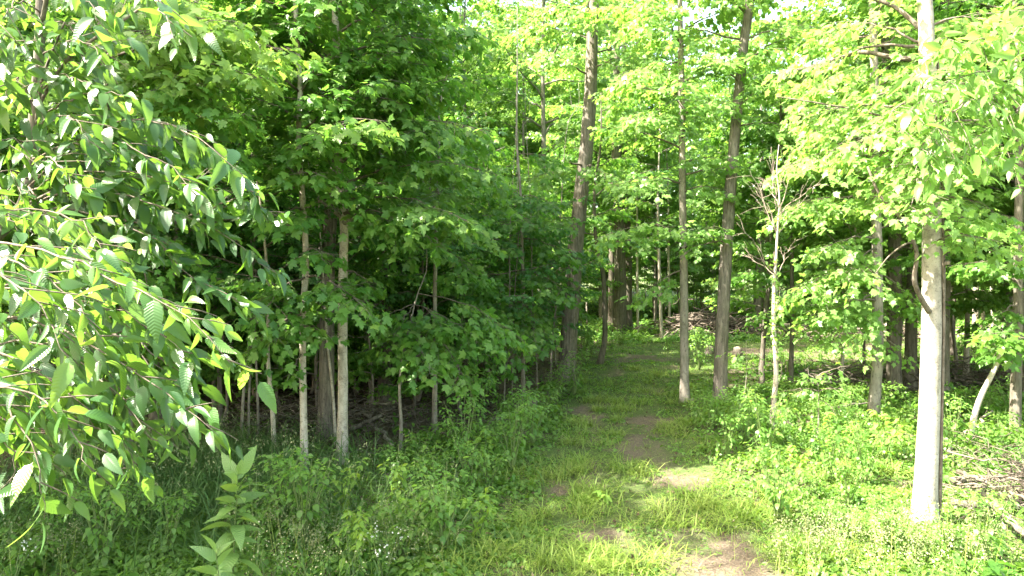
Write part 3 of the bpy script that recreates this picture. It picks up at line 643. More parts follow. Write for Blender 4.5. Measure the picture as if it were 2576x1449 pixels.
hero_tree("young_tree", "thin dark trunk just right of the dead sapling, at the clearing's near edge", "tree",
    [(1990,962,18),(1992,900,18),(1994,800,18),(1992,700,18),(1990,500,18)], .12, "brown",
    [(760,2090,770,17,.7,.3,.5),(800,1900,800,17,.5)], M_MAPLE, .145, top=3, auto=(3.4, 8, 2.2, 15))
hero_tree("young_tree", "very thin dark trunk between the clearing and the sunlit maple", "tree",
    [(2174,960,18.5),(2175,900,18.5),(2174,800,18.5),(2176,650,18.5)], .08, "brown", (), M_MAPLE, .145, top=2, auto=(3, 7, 2, 12))
hero_tree("maple_tree", "sunlit maple trunk with leafy boughs over the clearing, left of the big grey trunk", "tree",
    [(2198,1082,12.7),(2204,980,12.7),(2210,900,12.7),(2208,760,12.7),(2206,620,12.7),(2200,480,12.7),(2196,300,12.7),(2190,50,12.7)], .20, "grey",
    [(780,2050,800,12,.8,.25,.8),(740,2100,860,12,.7,.3,.8),(690,1990,740,12,.8,.3,.7),(620,2040,640,12,.8,.3,.8),(520,1960,540,12,.8,.3,.8),(380,1980,420,12,.9,.3,1.),(300,2050,330,12,.9,.3,1.),(820,2130,790,12.2,.7,.3,.7),(700,2330,800,12.6,.7),(560,2400,600,12.5,.8,.3,.7),(860,2280,900,12.4,.5,.3,.7),(200,2050,220,12,.9,.3,1),(350,2350,300,12.3,.9,.3,1),(640,2130,700,11.6,.7,.3,.9)],
    M_SUNLIT, .135, top=6, dens=1.05, auto=(3.6, 10, 1.7, 26))
hero_tree("oak_tree", "dark stout trunk in shade, left one of the pair behind the big grey trunk", "tree",
    [(2252,1000,16.4),(2250,850,16.4),(2250,600,16.4),(2235,450,16.4),(2225,200,16.4)], .32, "brown", (), M_SUNLIT, .13, auto=(3.5, 13, 3.4, 26), top=6, taper=.75)
hero_tree("oak_tree", "dark stout trunk in shade, right one of the pair behind the big grey trunk", "tree",
    [(2292,998,16.8),(2293,850,16.8),(2296,600,16.8),(2290,300,16.8)], .28, "brown", (), M_SUNLIT, .13, auto=(4, 13, 3.4, 22), top=6, taper=.75)
hero_tree("oak_tree", "shaded trunk showing just right of the big grey trunk", "tree",
    [(2374,1010,15.8),(2374,850,15.8),(2378,600,15.8),(2380,300,15.8)], .27, "brown", (), M_SUNLIT, .13, auto=(4, 12, 3.2, 20), top=6, taper=.75)
def vines(root, tb, base, path, rad):
    v = MB(); 
    for q in range(3):
        hz = np.linspace(.1, 5.2, 46); x = np.interp(hz, path[:, 2]-base[2], path[:, 0]-base[0]); r = np.interp(hz, path[:, 2]-base[2], rad)
        an = -.55+.3*np.sin(hz*1.3+q*2)+.18*np.sin(hz*3.7+q)+q*.3; P = np.stack([x+np.cos(an)*(r+.018), -.0+np.interp(hz, path[:, 2]-base[2], path[:, 1]-base[1])+np.sin(an)*(r+.018), hz], -1)
        v.tube(P, .011+.005*q, 6, 0, lump=.3, seed=q)
    link("vine", v.mesh("vine_stem", [M_TWIG]), root)
    b = MB(); p = W(2352, 668, 7.85)-base; q_ = W(2388, 660, 7.75)-base; b.tube(np.array([p, (p+q_)/2, q_]), [.03, .025, .022], 8, 0, lump=.15)
    link("branch_stub", b.mesh("branch_stub_right", [M_DEAD]), root)
    b = MB(); pts = [W(2338,785,7.75),W(2312,740,7.6),(W(2300,700,7.5)),W(2306,640,7.5),W(2290,590,7.5),W(2272,555,7.5),W(2235,520,7.5),W(2205,480,7.5),W(2180,420,7.5)]
    b.tube(smooth_path(np.array(pts)-base, 26), np.linspace(.03, .012, 26), 7, 0, lump=.15)
    b.tube(smooth_path(np.array([W(2306,640,7.5),W(2290,610,7.45),W(2240,640,7.4),W(2200,690,7.4)])-base, 12), np.linspace(.014, .004, 12), 5, 0)
    link("low_branch", b.mesh("low_branch", [M_TWIG]), root)
    b = MB()
    for pts, r0 in (([(2325,150,7.9),(2250,150,8.2),(2160,135,8.4),(2060,165,8.6),(1950,190,8.8)], .035), ([(2322,90,7.9),(2280,50,8),(2240,20,8.1),(2160,-10,8.2),(2080,-60,8.2)], .03),
                    ([(2325,330,7.9),(2180,285,8.4),(2060,262,8.6),(1950,245,8.8)], .018)):
        b.tube(smooth_path(np.array([W(*p_) for p_ in pts])-base, 22), np.linspace(r0, r0*.35, 22), 7, 0, lump=.2)
    link("bough", b.mesh("bough", [M_TWIG]), root)
hero_tree("grey_barked_tree", "tallest smooth pale grey trunk in the foreground, with vines up its right side", "tree",
    [(2330,1330,7.85),(2336,1180,7.85),(2341,1000,7.85),(2344,820,7.85),(2343,620,7.85),(2340,450,7.85),(2332,250,7.85),(2324,80,7.85),(2318,-120,7.85)], .225, "ashen",
    [(150,1960,200,8.6,.7,.4,1.),(120,2100,60,8.3,.7,.35,1.),(250,2050,290,8.4,.7,.35,.9),(100,2500,40,7.7,.7,.3,.9),(420,2210,430,7.6,.5,.3,.9),(330,2130,380,8,.6,.3,.9),(520,2480,520,7.5,.6,.3,.8),(600,2550,640,7.7,.6,.3,.8),(450,2520,400,7.5,.6,.3,.9),
     (300,1990,300,8.5,.7,.4,1),(20,2200,-30,8.2,.8,.3,1),(640,2430,590,7.2,.4,.5,.9),(380,2300,430,6.9,.6,.2,1),(330,2380,350,6.9,.6,.2,1),(450,2290,520,6.9,.5,.2,.9),(250,2420,210,7,.6,.2,1),(280,2180,350,7.2,.7,.2,1),(520,2330,560,7,.4,.2,.9)],
    M_SUNLIT, .10, k=26, taper=.72, top=6, flare=.5, lump=.09, extra=vines, dens=1.15, auto=(3.3, 5.3, 1.0, 16))
hero_tree("young_tree", "slim half-lit trunk, left of two standing behind the leaning stem", "tree",
    [(2432,965,18.),(2434,850,18),(2436,720,18),(2440,560,18)], .13, "pale", (), M_SUNLIT, .13, top=5, auto=(4.4, 9, 2.6, 16))
hero_tree("young_tree", "slim sunlit trunk, near the right edge behind the leaning stem", "tree",
    [(2536,905,21),(2538,800,21),(2538,700,21),(2534,520,21)], .17, "pale", (), M_SUNLIT, .13, top=6, auto=(4.4, 10, 2.8, 16))
hero_tree("maple_tree", "brown shaded trunk standing at the far right edge of the view", "tree",
    [(2556,1110,11.9),(2560,950,11.9),(2562,800,11.9),(2560,600,11.9),(2560,350,11.9)], .17, "brown",
    [(720,2450,660,11,.8),(640,2440,560,11,.8,.3,.8),(780,2490,830,11.2,.5),(860,2500,900,11,.35)], M_MAPLE, .145, top=5, auto=(4.2, 9, 2.4, 14))
hero_tree("leaning_tree", "thin leaning stem rising right from the brush at the right", "tree",
    [(2438,1135,11.2),(2452,1060,11.2),(2470,1000,11.2),(2492,955,11.2),(2515,905,11.2),(2530,860,11.2)], .095, "pale",
    [(880,2575,850,10.8,.5,.3,.7),(880,2490,840,10.8,.4,.3,.7)], M_MAPLE, .14, taper=.7, flare=.1, lump=.12)
hero_tree("maple_tree", "maple behind the elm, its forked brown trunk glimpsed low among the leaves", "tree",
    [(318,1120,9.2),(316,900,9.2),(312,700,9.2),(306,640,9.2),(290,560,9.2),(270,380,9.2),(268,150,9.2),(260,-60,9.2)], .14, "brown",
    [(180,745,125,7.8,.6,.4,1.),(120,640,70,7.8,.7,.3,1.),(250,680,200,7.8,.7,.3,.95),(300,620,290,8,.7,.3,.6),(380,600,400,8.2,.7,.3,.5),(60,500,10,8,.8,.3,.9),(200,100,160,8.2,.8,.3,.7),(300,60,260,8.3,.8,.3,.7),(180,420,100,7.6,.8,.3,.9),(420,480,480,8.4,.8,.3,.5),(420,100,420,8.5,.8,.3,.4),(60,150,-10,8,.8,.3,.8),(250,500,210,7.8,.7,.3,.7),
     (550,450,640,8.7,.7,.3,.4),(600,150,620,8.7,.7,.3,.3),(640,420,800,8.7,.6,.3,.3)], M_MAPLE, .14, top=5, dens=1.1)
# thin stems in the shade under the left wood edge
under = [(438,1122,.13,"grey","grey trunk standing just behind the hanging elm leaves"),
         (604,1112,.055,"grey","thin bare stem, leftmost of three behind the tall grass"),(622,1108,.045,"grey","thin bare stem, middle of three behind the tall grass"),(648,1104,.045,"grey","thin bare stem, rightmost of three behind the tall grass"),
         (688,1148,.08,"pale","slim pale trunk left of the kinked maple, behind the tall grass"),
         (843,1120,.05,"pale","thin stem squeezed between the rough trunk and the mottled maple"),
         (932,1030,.07,"grey","thin dark stem behind the fallen branches under the left wood"),
         (552,1085,.09,"brown","dim brown stem deep behind the left tall grass"),
         (1040,1040,.07,"brown","dim stem in shade just right of the crooked sapling"),
         (1268,1010,.035,"grey","thin twiggy stem left of the low-boughed sapling"),(1288,1002,.03,"grey","spindly stem hard against the low-boughed sapling"),
         (1385,965,.05,"grey","small stem left of the big leaning oak"),(1352,985,.04,"grey","short stem right of the low-boughed sapling"),
         (1464,880,.06,"grey","thin pale stem just right of the big leaning oak")]
for i, (px, py, dm, bk, lb) in enumerate(under):
    d = CAM_H*FPX/(py-HOR); dx = R.uniform(-26, 26)
    hero_tree("sapling", lb, "sapling", [(px, py, d), (px+dx*.3, py-120, d), (px+dx, py-260, d), (px+dx*1.3+R.uniform(-8, 8), py-420, d), (px+dx*2, py-640, d)], dm, bk, (), M_SHADED, .12,
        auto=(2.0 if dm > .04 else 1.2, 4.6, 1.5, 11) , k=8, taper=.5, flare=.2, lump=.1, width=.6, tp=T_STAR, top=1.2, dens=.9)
# pale thin poles past the bend
far_poles = [(1605,858,.13,"pale","thin pale pole of a tree, leftmost of the group past the bend"),(1665,868,.14,"pale","thin pale pole with its base nearest the camera, past the bend"),(1685,856,.13,"pale","thin pale pole leaning beside the nearest one past the bend"),
             (1648,845,.10,"grey","thin grey pole between the pale ones past the bend"),(1766,832,.14,"grey","thin grey trunk between the two track-side trees, past the brush pile"),(1905,838,.42,"grey","wide grey trunk at the back of the clearing, left part"),(2080,840,.2,"grey","grey trunk at the back of the clearing, middle part"),(2125,838,.3,"grey","broad dim trunk at the back of the clearing, right part"),
             (2475,880,.13,"pale","lit slim trunk between two others at the right back"),(2500,868,.10,"pale","small lit pole at the right back, by the edge trees"),(2395,890,.2,"brown","brown trunk behind and right of the big grey one, in the middle distance"),(2455,850,.3,"grey","wider dim trunk at the right back behind the slim lit ones")]
for i, (px, py, dm, bk, lb) in enumerate(far_poles):
    d = 30+(868-py)*.28; dx = R.uniform(-14, 14)
    hero_tree("pole_tree", lb, "tree", [(px, py, d), (px+dx*.3, py-100, d), (px+dx*.7, py-220, d), (px+dx, py-380, d)], dm, bk, (), M_SUNLIT, .15, auto=(5., 13, 2.8, 14), k=8, taper=.7, flare=.2, top=5, tp=T_STAR, width=1.)

# ------------------------------------------------------------------ the woods behind
HERO_XY = [(o.location.x, o.location.y) for o in COL.objects if o.type == 'EMPTY']
pr = {}
pr['a'] = proto_tree("maple_tree", 17, 3.4, 2.6, 40, .26, "brown", M_MAPLE, .15)
pr['b'] = proto_tree("maple_tree", 14, 3.0, 2.4, 36, .20, "grey", M_SHADED, .15)
pr['c'] = proto_tree("understory_maple", 7, 2.2, 1.0, 28, .09, "grey", M_MAPLE, .14)
pr['d'] = proto_tree("maple_tree", 21, 4.0, 4.5, 40, .36, "rough", M_SUNLIT, .17, lean=.9, width=1.)
pr['e'] = proto_tree("maple_tree", 18, 3.6, 2.6, 40, .24, "grey", M_SUNLIT, .16, width=.9)
pr['f'] = proto_tree("understory_maple", 8.5, 2.6, 1.8, 26, .10, "grey", M_SUNLIT, .145)
used = set()
NAMES = {"a": "maple_tree", "b": "maple_tree", "c": "understory_maple", "d": "maple_tree", "e": "maple_tree", "f": "understory_maple", "g": "understory_maple"}
placed = []
def ok_spot(x, y, r):
    if path_d(np.array([x]), np.array([y]))[0] < 1.0+.35*(r > 1): return False
    for hx, hy in HERO_XY:
        if math.hypot(x-hx, y-hy) < .9: return False
    for px_, py_, pr_ in placed:
        if math.hypot(x-px_, y-py_) < (r+pr_)*.5: return False
    return True
LANES = [(6, 36), (10, 38), (14, 36), (4, 33), (8, 25), (11, 26.5), (14, 27.5), (10, 23.5), (4.2, 6), (4.6, 8.2), (6, 9), (4.6, 9.5), (6.5, 12)]
LANES = [(*l, 0) for l in LANES]+[(0, 20, 8), (2.5, 25, 9), (-2, 16, 7), (4.5, 30, 10), (-3.5, 13.5, 6.5), (-1, 28, 10), (6, 34, 11), (1, 16, 6.5), (-4.5, 11, 5.5), (5, 16, 7), (9, 18, 7)]
SH = np.array([SUNV.x, SUNV.y])/SUNV.z
TOP = {'a':17,'b':14,'c':7,'d':21,'e':18,'f':8.5}
def in_lane(kind, x, y, r):
    for l in LANES:
        for h in np.arange(2.5, TOP[kind]-l[2], 1.5):
            if math.hypot(x-l[0]-SH[0]*h, y-l[1]-SH[1]*h) < r*(.75 if l[2] == 0 else .6): return True
    return False
def plant(kind, x, y, zone, sc=None):
    z = float(gz(x, y)); sc = R.uniform(.85, 1.15) if sc is None else sc
    placed.append((x, y, {'a':2.6,'b':2.4,'c':1.7,'d':3.4,'e':2.8,'f':2.0,'g':1.3}[kind])); rz = R.uniform(0, 6.28)
    if kind not in used:
        used.add(kind); o = pr[kind]; o.location = (x, y, z); o.rotation_euler = (0, 0, rz); o.scale = (sc,)*3
    else: o = dup(pr[kind], (x, y, z), rz, sc)
    ZONES.setdefault(zone, []).append(o); return o
ZONES = {}
# left wood: dense, dark
n = 0
for _ in range(6000):
    y = R.uniform(13.5, 50); x = R.uniform(-.85*y-4, 12)
    if x > edge_left(y)-.6: continue
    k = R.choice(['a', 'b', 'c', 'a', 'e']) if y < 23 else R.choice(['e', 'd', 'e']); r = {'a':2.6,'b':2.4,'c':1.7,'e':2.8,'d':3.4}[k]
    if not ok_spot(x, y, r) or in_lane(k, x, y, r): continue
    z_ = "left wood front" if y < 20 else ("left wood middle" if y < 32 else "left wood back")
    plant(k, x, y, z_); n += 1
    if n >= 95: break
for kk, (y0, y1, xa, xb, N_) in enumerate([(13.3, 22, -1.0, 0, 44), (24, 44, -1.0, 0, 30), (33, 62, 0, 1, 80)]):
    n = 0
    for _ in range(3000):
        y = R.uniform(y0, y1); x = R.uniform(-.8*y, edge_left(y)-.8) if xb == 0 else R.uniform(np.interp(y, [30, 60], [10, -5]), .8*y)
        if xb == 1 and path_d(np.array([x]), np.array([y]))[0] < 1.3: continue
        if not all(math.hypot(x-hx, y-hy) > .8 for hx, hy in HERO_XY) or not all(math.hypot(x-a_, y-b_) > 1.1 for a_, b_, _r in placed): continue
        plant('c' if kk == 0 else 'f', x, y, ["young left front", "young left back", "young far"][kk], R.uniform(.6, .95)); n += 1
        if n >= N_: break
# right wood: lighter
n = 0
for _ in range(6000):
    y = R.uniform(15, 52); x = R.uniform(3, .85*y+5)
    if x < np.interp(y, PATH[:, 1], PATH[:, 0])+1.5 and y < 31: continue
    if y < 34 and 5 < x < 17 and y > 19: continue
    if y < 22 and x < 6.5: continue
    k = R.choice(['d', 'e', 'f', 'e', 'd']) if y > 22 else R.choice(['e', 'f', 'e']); r = {'d':3.4,'e':2.8,'f':2.0}[k]
    if not ok_spot(x, y, r) or in_lane(k, x, y, r): continue
    plant(k, x, y, "right wood front" if y < 26 else ("right wood middle" if y < 38 else "right wood back")); n += 1
    if n >= 75: break
# far rows closing the view
n = 0
for _ in range(3000):
    y = R.uniform(44, 78); x = R.uniform(-.78*y, .82*y); k = R.choice(['d', 'e', 'd'])
    if not ok_spot(x, y, 3.0): continue
    plant(k, x, y, "far row", R.uniform(.95, 1.25)); n += 1
    if n >= 70: break
# neighbours flanking the view; unseen ones on the left added to shade the ground
for k, x, y in [('b', -11.5, 13.5), ('f', -8.2, 10.2), ('a', -12.5, 8.5), ('a', -14, 5), ('f', -6.5, 5.5), ('a', -9.9, 5.4), ('f', -9.0, 6.6), ('f', -9.9, 8.4), ('a', -6.3, 12.6), ('c', -6.9, 10.9), ('e', 12.6, 13.2), ('f', 10.8, 10.6), ('f', 9.7, 16.3), ('c', 12.0, 16.2), ('f', 12.6, 20.2), ('e', 14.2, 24.5), ('f', 11.0, 20.8)]:
    plant(k, x, y, "edge neighbours", 1.0)
WHERE = {"young left front": "low young maple under the tall trees of the left wood", "young left back": "small maple deep in the left wood", "young far": "small bushy tree in the far undergrowth",
         "left wood front": "leafy maple in the front rank of the dark left wood", "left wood middle": "shaded maple in the middle of the left wood", "left wood back": "tree at the back of the left wood",
         "right wood front": "sunny maple at the front of the right wood", "right wood middle": "sunlit tree in the middle of the right wood", "right wood back": "pale green tree at the back of the right wood",
         "far row": "far tree closing the view beyond the woods", "edge neighbours": "leafy maple flanking or outside the view"}
ORD = "first second third fourth fifth sixth seventh eighth ninth tenth eleventh twelfth thirteenth fourteenth fifteenth sixteenth seventeenth eighteenth nineteenth twentieth".split()
def ordinal(i):
    if i < 20: return ORD[i]
    t = ["", "", "twenty", "thirty", "forty", "fifty", "sixty", "seventy", "eighty"][(i+1)//10]; u = (i+1) % 10
    return (t+"-"+ORD[u-1]) if u else t[:-1]+"ieth"
for zn, objs in ZONES.items():
    objs.sort(key=lambda o: o.location.x/max(o.location.y, 1))
    for i, o in enumerate(objs):
        tag(o, WHERE[zn]+", "+ordinal(i)+" from the left", "tree", {"left wood front": "trees of the left wood", "left wood middle": "trees of the left wood", "left wood back": "trees of the left wood"}.get(zn, "trees of the "+zn))

# ------------------------------------------------------------------ elm boughs in the foreground, left
def elm_spray(mb, path, side=.38, leaf=.085, r0=.009, step=.055, tp=T_ELM, rb=.5, start=.2, ldens=1.):
    path = np.asarray(path, float); seg = np.linalg.norm(np.diff(path, axis=0), axis=1); Ln = seg.sum(); cs = np.concatenate([[0], np.cumsum(seg)])/Ln
    mb.tube(path, np.linspace(r0*.7, .0012, len(path)), 6, 1)
    PP, YY, NN, SS = [], [], [], []
    def leaves(q, d, s0=1.):
        n_ = len(q); ts = unit(np.cross(d, UP)+1e-6); sg = np.where(np.arange(n_) % 2 == 0, 1., -1.)[:, None]
        Y = unit(d*R.uniform(.2, 1., (n_, 1))+ts*sg*R.uniform(.4, 1.1, (n_, 1))-UP*R.uniform(.0, 1.2, (n_, 1))+jit(n_, .25))
        PP.append(q+jit(n_, .012)); YY.append(Y); NN.append(unit(UP*R.uniform(.2, 1., (n_, 1))+ts*sg*R.uniform(0, .7, (n_, 1))+jit(n_, .45))); SS.append(leaf*s0*np.clip(R.normal(.92, .22, n_), .4, 1.35))
    sgn = 1; k = 0
    for s in np.arange(start, 1.0, step/Ln):
        p = np.array([np.interp(s, cs, path[:, q]) for q in range(3)]); s2 = min(1, s+.03)
        d = unit(np.array([np.interp(s2, cs, path[:, q])-np.interp(s2-.06, cs, path[:, q]) for q in range(3)])); ts = unit(np.cross(d, UP)+1e-6)
        l = side*(1.1-.75*(s-start)/(1-start))*R.uniform(.5, 1.15); sgn = -sgn
        if l > .07 and k % 2 == 0:
            dd = unit(d*.7+ts*sgn*.9+UP*R.normal(-.15, .45)); n_ = max(3, int(l/.036*ldens)); t = np.linspace(.15, 1, n_)
            q = p+dd*(t*l)[:, None]; q[:, 2] -= .9*(t*l)**2; mb.tube(np.vstack([p, q[n_//2], q[-1]]), [.0032, .0024, .0014], 4, 1, cap=False); leaves(q, dd)
        k += 1
    m = max(3, int(Ln*(1-start)/.034*ldens)); t = np.linspace(start, 1, m); q = np.stack([np.interp(t, cs, path[:, i]) for i in range(3)], -1)
    d = unit(path[-1]-path[max(0, len(path)-3)]); leaves(q, d, 1.05)
    P = np.vstack(PP); Nn = np.vstack(NN)
    put(mb, tp, P, np.vstack(YY), Nn, np.concatenate(SS), 0, np.clip(rb-.16+R.normal(0, .2, len(P)), 0, 1))
def leaf_bough_tree(name, label, base, trunk, tr, limbs, sprays, barkm, lm, leaf, tp, side=.38):
    root = empty(name, base); tag(root, label, "tree"); base = np.array(base); tb = MB(); cb = MB()
    tb.tube(smooth_path(np.array(trunk)-base, 40), np.linspace(tr, tr*.35, 40), 12, 0, lump=.06)
    for pts, r0, r1 in limbs:
        P = smooth_path(np.array([W(*q) if len(q) == 3 and q[0] is not None else q for q in pts])-base, 30); tb.tube(P, np.linspace(r0, r1, 30), 8, 0, lump=.06)
    for sp in sprays:
        pts, kw = sp; P = smooth_path(np.array([W(*q) for q in pts])-base, 18); P[1:-1] += R.normal(0, .008, (16, 3)); fw = pts[-1][2] > 3.4; elm_spray(cb, P, **{**dict(side=side, leaf=leaf*(1.22 if fw else 1.0), tp=tp, ldens=.68 if fw else .9), **kw})
    link("trunk", tb.mesh(name+"_trunk", [barkm]), root); link("crown", cb.mesh(name+"_crown", [lm, M_TWIG]), root); return root
tx, ty = -2.95, 3.6
S_ = [  # lower boughs (px, py, distance)
 ([(-330,640,3.1),(-60,600,3.0),(150,640,2.8),(330,715,2.6),(480,800,2.5),(578,915,2.45)], dict(rb=.75, r0=.010, start=.25)),
 ([(-330,600,3.2),(-80,540,3.2),(80,525,3.2),(200,560,3.1),(262,640,3.0)], dict(rb=.85)),
 ([(-300,760,3.),(-40,720,3.),(140,740,2.9),(300,790,2.8),(430,860,2.7),(470,900,2.7)], dict(rb=.5)),
 ([(-250,860,3.),(0,800,3.),(200,850,2.8),(360,950,2.65),(480,1040,2.6),(545,1095,2.55)], dict(rb=.55, r0=.010)),
 ([(-250,900,2.9),(-20,880,2.9),(120,960,2.8),(260,1060,2.7),(320,1150,2.65),(335,1195,2.65)], dict(rb=.4)),
 ([(-250,860,2.6),(-60,960,2.6),(40,1060,2.5),(90,1180,2.45),(105,1310,2.4)], dict(rb=.6, side=.25)),
 ([(-250,1000,2.8),(-60,1060,2.8),(20,1140,2.7),(30,1240,2.7)], dict(rb=.4)),
 ([(-200,760,3.3),(60,720,3.3),(110,850,3.2),(170,980,3.1),(235,1080,3.0)], dict(rb=.4)),
 ([(-200,700,3.5),(100,720,3.5),(300,830,3.4),(400,960,3.3),(420,1080,3.2)], dict(rb=.3)),
 ([(-250,680,2.7),(-60,680,2.6),(60,730,2.5),(140,820,2.45),(170,900,2.4)], dict(rb=.6)),
 ([(-250,960,3.2),(0,960,3.2),(150,1040,3.1),(280,1100,3.1),(320,1220,3.)], dict(rb=.3)),
 # middle boughs
 ([(75,470,4.3),(180,370,4.2),(330,300,4.0),(470,335,3.8),(560,400,3.7),(638,492,3.7)], dict(rb=.55, start=.2)),
 ([(95,310,4.3),(180,250,4.1),(270,235,3.9),(330,250,3.8)], dict(rb=.6, start=.15)),
 ([(85,400,4.3),(200,360,4.),(330,370,3.8),(430,420,3.7),(500,500,3.6)], dict(rb=.45, start=.15)),
 ([(75,480,4.3),(200,430,4.),(350,440,3.9),(480,460,3.8),(590,380,3.8)], dict(rb=.4, start=.15)),
 ([(65,520,4.3),(180,480,4.1),(320,490,4.),(450,540,3.9),(560,590,3.9),(700,690,3.9)], dict(rb=.35, start=.1, r0=.009, side=.3)),
 ([(65,520,4.3),(150,520,4.1),(280,560,4.),(400,610,3.9),(480,690,3.9),(600,760,3.8)], dict(rb=.35, start=.1, side=.3, ldens=.8)),
 ([(450,545,4.),(520,530,3.9),(600,500,3.9),(700,545,3.9)], dict(rb=.45, start=.3, side=.2, ldens=.8)),
 ([(75,450,4.3),(30,430,4.1),(-40,450,3.9),(-100,520,3.8)], dict(rb=.5)),
 ([(85,380,4.3),(40,350,4.),(-20,360,3.8)], dict(rb=.6)),
 ([(90,330,4.3),(150,290,4.),(200,310,3.8),(230,370,3.7)], dict(rb=.6)),
 ([(80,430,4.3),(130,400,3.9),(170,440,3.7),(190,500,3.6)], dict(rb=.5)),
 ([(60,520,4.3),(-20,540,4),(-90,600,3.9)], dict(rb=.4)),
 ([(75,470,4.3),(130,560,4.),(220,640,3.9),(300,700,3.8)], dict(rb=.3)),
 # upper boughs
 ([(-200,640,2.9),(0,650,2.8),(100,690,2.7),(200,770,2.6),(260,860,2.55)], dict(rb=.7, side=.3)),
 ([(-250,900,3.),(50,860,3.),(180,900,2.9),(300,1000,2.8),(380,1110,2.7)], dict(rb=.4)),
 ([(-250,1000,2.6),(-80,960,2.6),(80,1000,2.5),(180,1090,2.45),(230,1190,2.4)], dict(rb=.5)),
 ([(-250,1050,3.),(-60,1040,3.),(60,1090,2.9),(120,1170,2.9)], dict(rb=.3)),
 ([(-250,820,3.3),(100,800,3.3),(250,870,3.2),(330,980,3.2)], dict(rb=.3)),
 ([(200,840,3.),(340,860,2.9),(440,930,2.85),(490,1010,2.8)], dict(rb=.4, side=.3)),
 ([(75,400,4.4),(180,330,4.3),(280,330,4.2),(380,400,4.1)], dict(rb=.5)),
 ([(85,350,4.4),(160,400,4.2),(260,470,4.1),(360,560,4.)], dict(rb=.35)),
 ([(65,520,4.4),(120,600,4.2),(180,650,4.1),(250,690,4.)], dict(rb=.3)),
 ([(80,430,4.5),(20,480,4.3),(-20,540,4.2)], dict(rb=.4)), ([(95,280,4.5),(160,330,4.4),(250,410,4.3)], dict(rb=.4)),
 ([(110,60,4.4),(160,60,4.3),(200,100,4.2),(210,160,4.1)], dict(rb=.6)), ([(100,180,4.4),(50,190,4.2),(20,260,4.1)], dict(rb=.6)),
 ([(95,200,4.4),(60,120,4.2),(10,90,4.),(-30,120,3.9)], dict(rb=.6)),
 ([(110,40,4.4),(60,10,4.2),(20,40,4.),(-10,100,3.9)], dict(rb=.5)),
 ([(115,10,4.4),(180,-20,4.1),(230,10,3.9),(250,60,3.8)], dict(rb=.5)),
 ([(95,260,4.4),(30,220,4.1),(-20,230,4.),(-60,280,3.9)], dict(rb=.6)),
 ([(100,150,4.4),(170,110,4.2),(240,120,4.),(270,170,3.9)], dict(rb=.6, ldens=.7)),
 ([(210,-200,3.4),(300,-90,3.1),(380,-20,2.8),(420,50,2.6),(445,110,2.5)], dict(rb=.6, side=.2, leaf=.095)),
 ([(210,-220,3.6),(290,-100,3.4),(320,-20,3.2),(310,40,3.1)], dict(rb=.6, side=.25)),
 ([(100,230,4.4),(150,200,4.2),(200,200,4.),(240,215,3.9)], dict(rb=.6, side=.2)),
]
leaf_bough_tree("elm_tree", "elm with big ribbed toothed leaves on arching boughs, filling the left foreground",
    (tx, ty, float(gz(tx, ty))-.05), [(tx, ty, -.05), (tx-.03, ty+.05, 1.2), W(-60, 700, 4.0), W(60, 520, 4.4), W(90, 300, 4.4), W(105, 130, 4.4), W(112, -60, 4.4), W(120, -500, 4.4)], .055,
    [([(95,310,4.4),(60,210,4.35),(0,120,4.3),(-60,30,4.2)], .018, .008), ([(95,320,4.4),(110,210,4.3),(140,130,4.3),(170,60,4.2)], .012, .005),
     ([(100,270,4.4),(170,160,4.3),(260,90,4.2),(340,40,4.2),(430,-30,4.1)], .012, .006), ([(105,100,4.4),(150,-100,4.1),(210,-220,3.5),(260,-280,3.4)], .016, .006),
     ([(-60,700,4.0),(-200,680,3.6),(-330,640,3.1),(-350,600,3.)], .022, .01), ([(-120,900,3.9),(-200,860,3.5),(-250,880,2.9),(-250,960,2.8)], .02, .01),
     ([(-80,760,3.9),(-190,720,3.6),(-250,700,2.9),(-250,860,2.7)], .02, .009), ([(60,520,4.4),(140,480,4.3),(230,440,4.2)], .012, .007)],
    S_, M_BROWN, M_ELM, .104, T_ELM)
# elm bough reaching in from the right
rx, ry = 5.0, 5.6
S2 = [([(2700,60,5.4),(2620,30,5.2),(2550,40,5.),(2500,110,4.9)], dict(rb=.7)), ([(2700,120,5.4),(2560,110,5.2),(2440,110,5.),(2330,150,4.9),(2260,230,4.8)], dict(rb=.75)),
      ([(2700,160,5.4),(2560,170,5.2),(2440,190,5.),(2340,230,4.9),(2280,290,4.8)], dict(rb=.7)), ([(2700,220,5.4),(2570,230,5.2),(2460,250,5.),(2370,300,4.9),(2310,380,4.8)], dict(rb=.65)),
      ([(2700,260,5.4),(2600,270,5.2),(2520,300,5.),(2440,360,4.9),(2400,430,4.8)], dict(rb=.6)), ([(2700,150,5.6),(2620,130,5.6),(2540,100,5.5),(2470,90,5.4)], dict(rb=.7)),
      ([(2700,300,5.6),(2620,310,5.6),(2550,350,5.5),(2500,420,5.4)], dict(rb=.5)), ([(2700,200,5.2),(2600,190,5.1),(2520,220,5.),(2470,280,4.9)], dict(rb=.7)),
      ([(2420,260,4.9),(2350,330,4.9),(2330,400,4.8),(2340,470,4.8)], dict(rb=.6, side=.2)), ([(2700,100,5.2),(2640,60,5.1),(2590,60,5.)], dict(rb=.7)), ([(2480,120,5.1),(2400,110,5.),(2340,90,4.9)], dict(rb=.8, side=.2))]
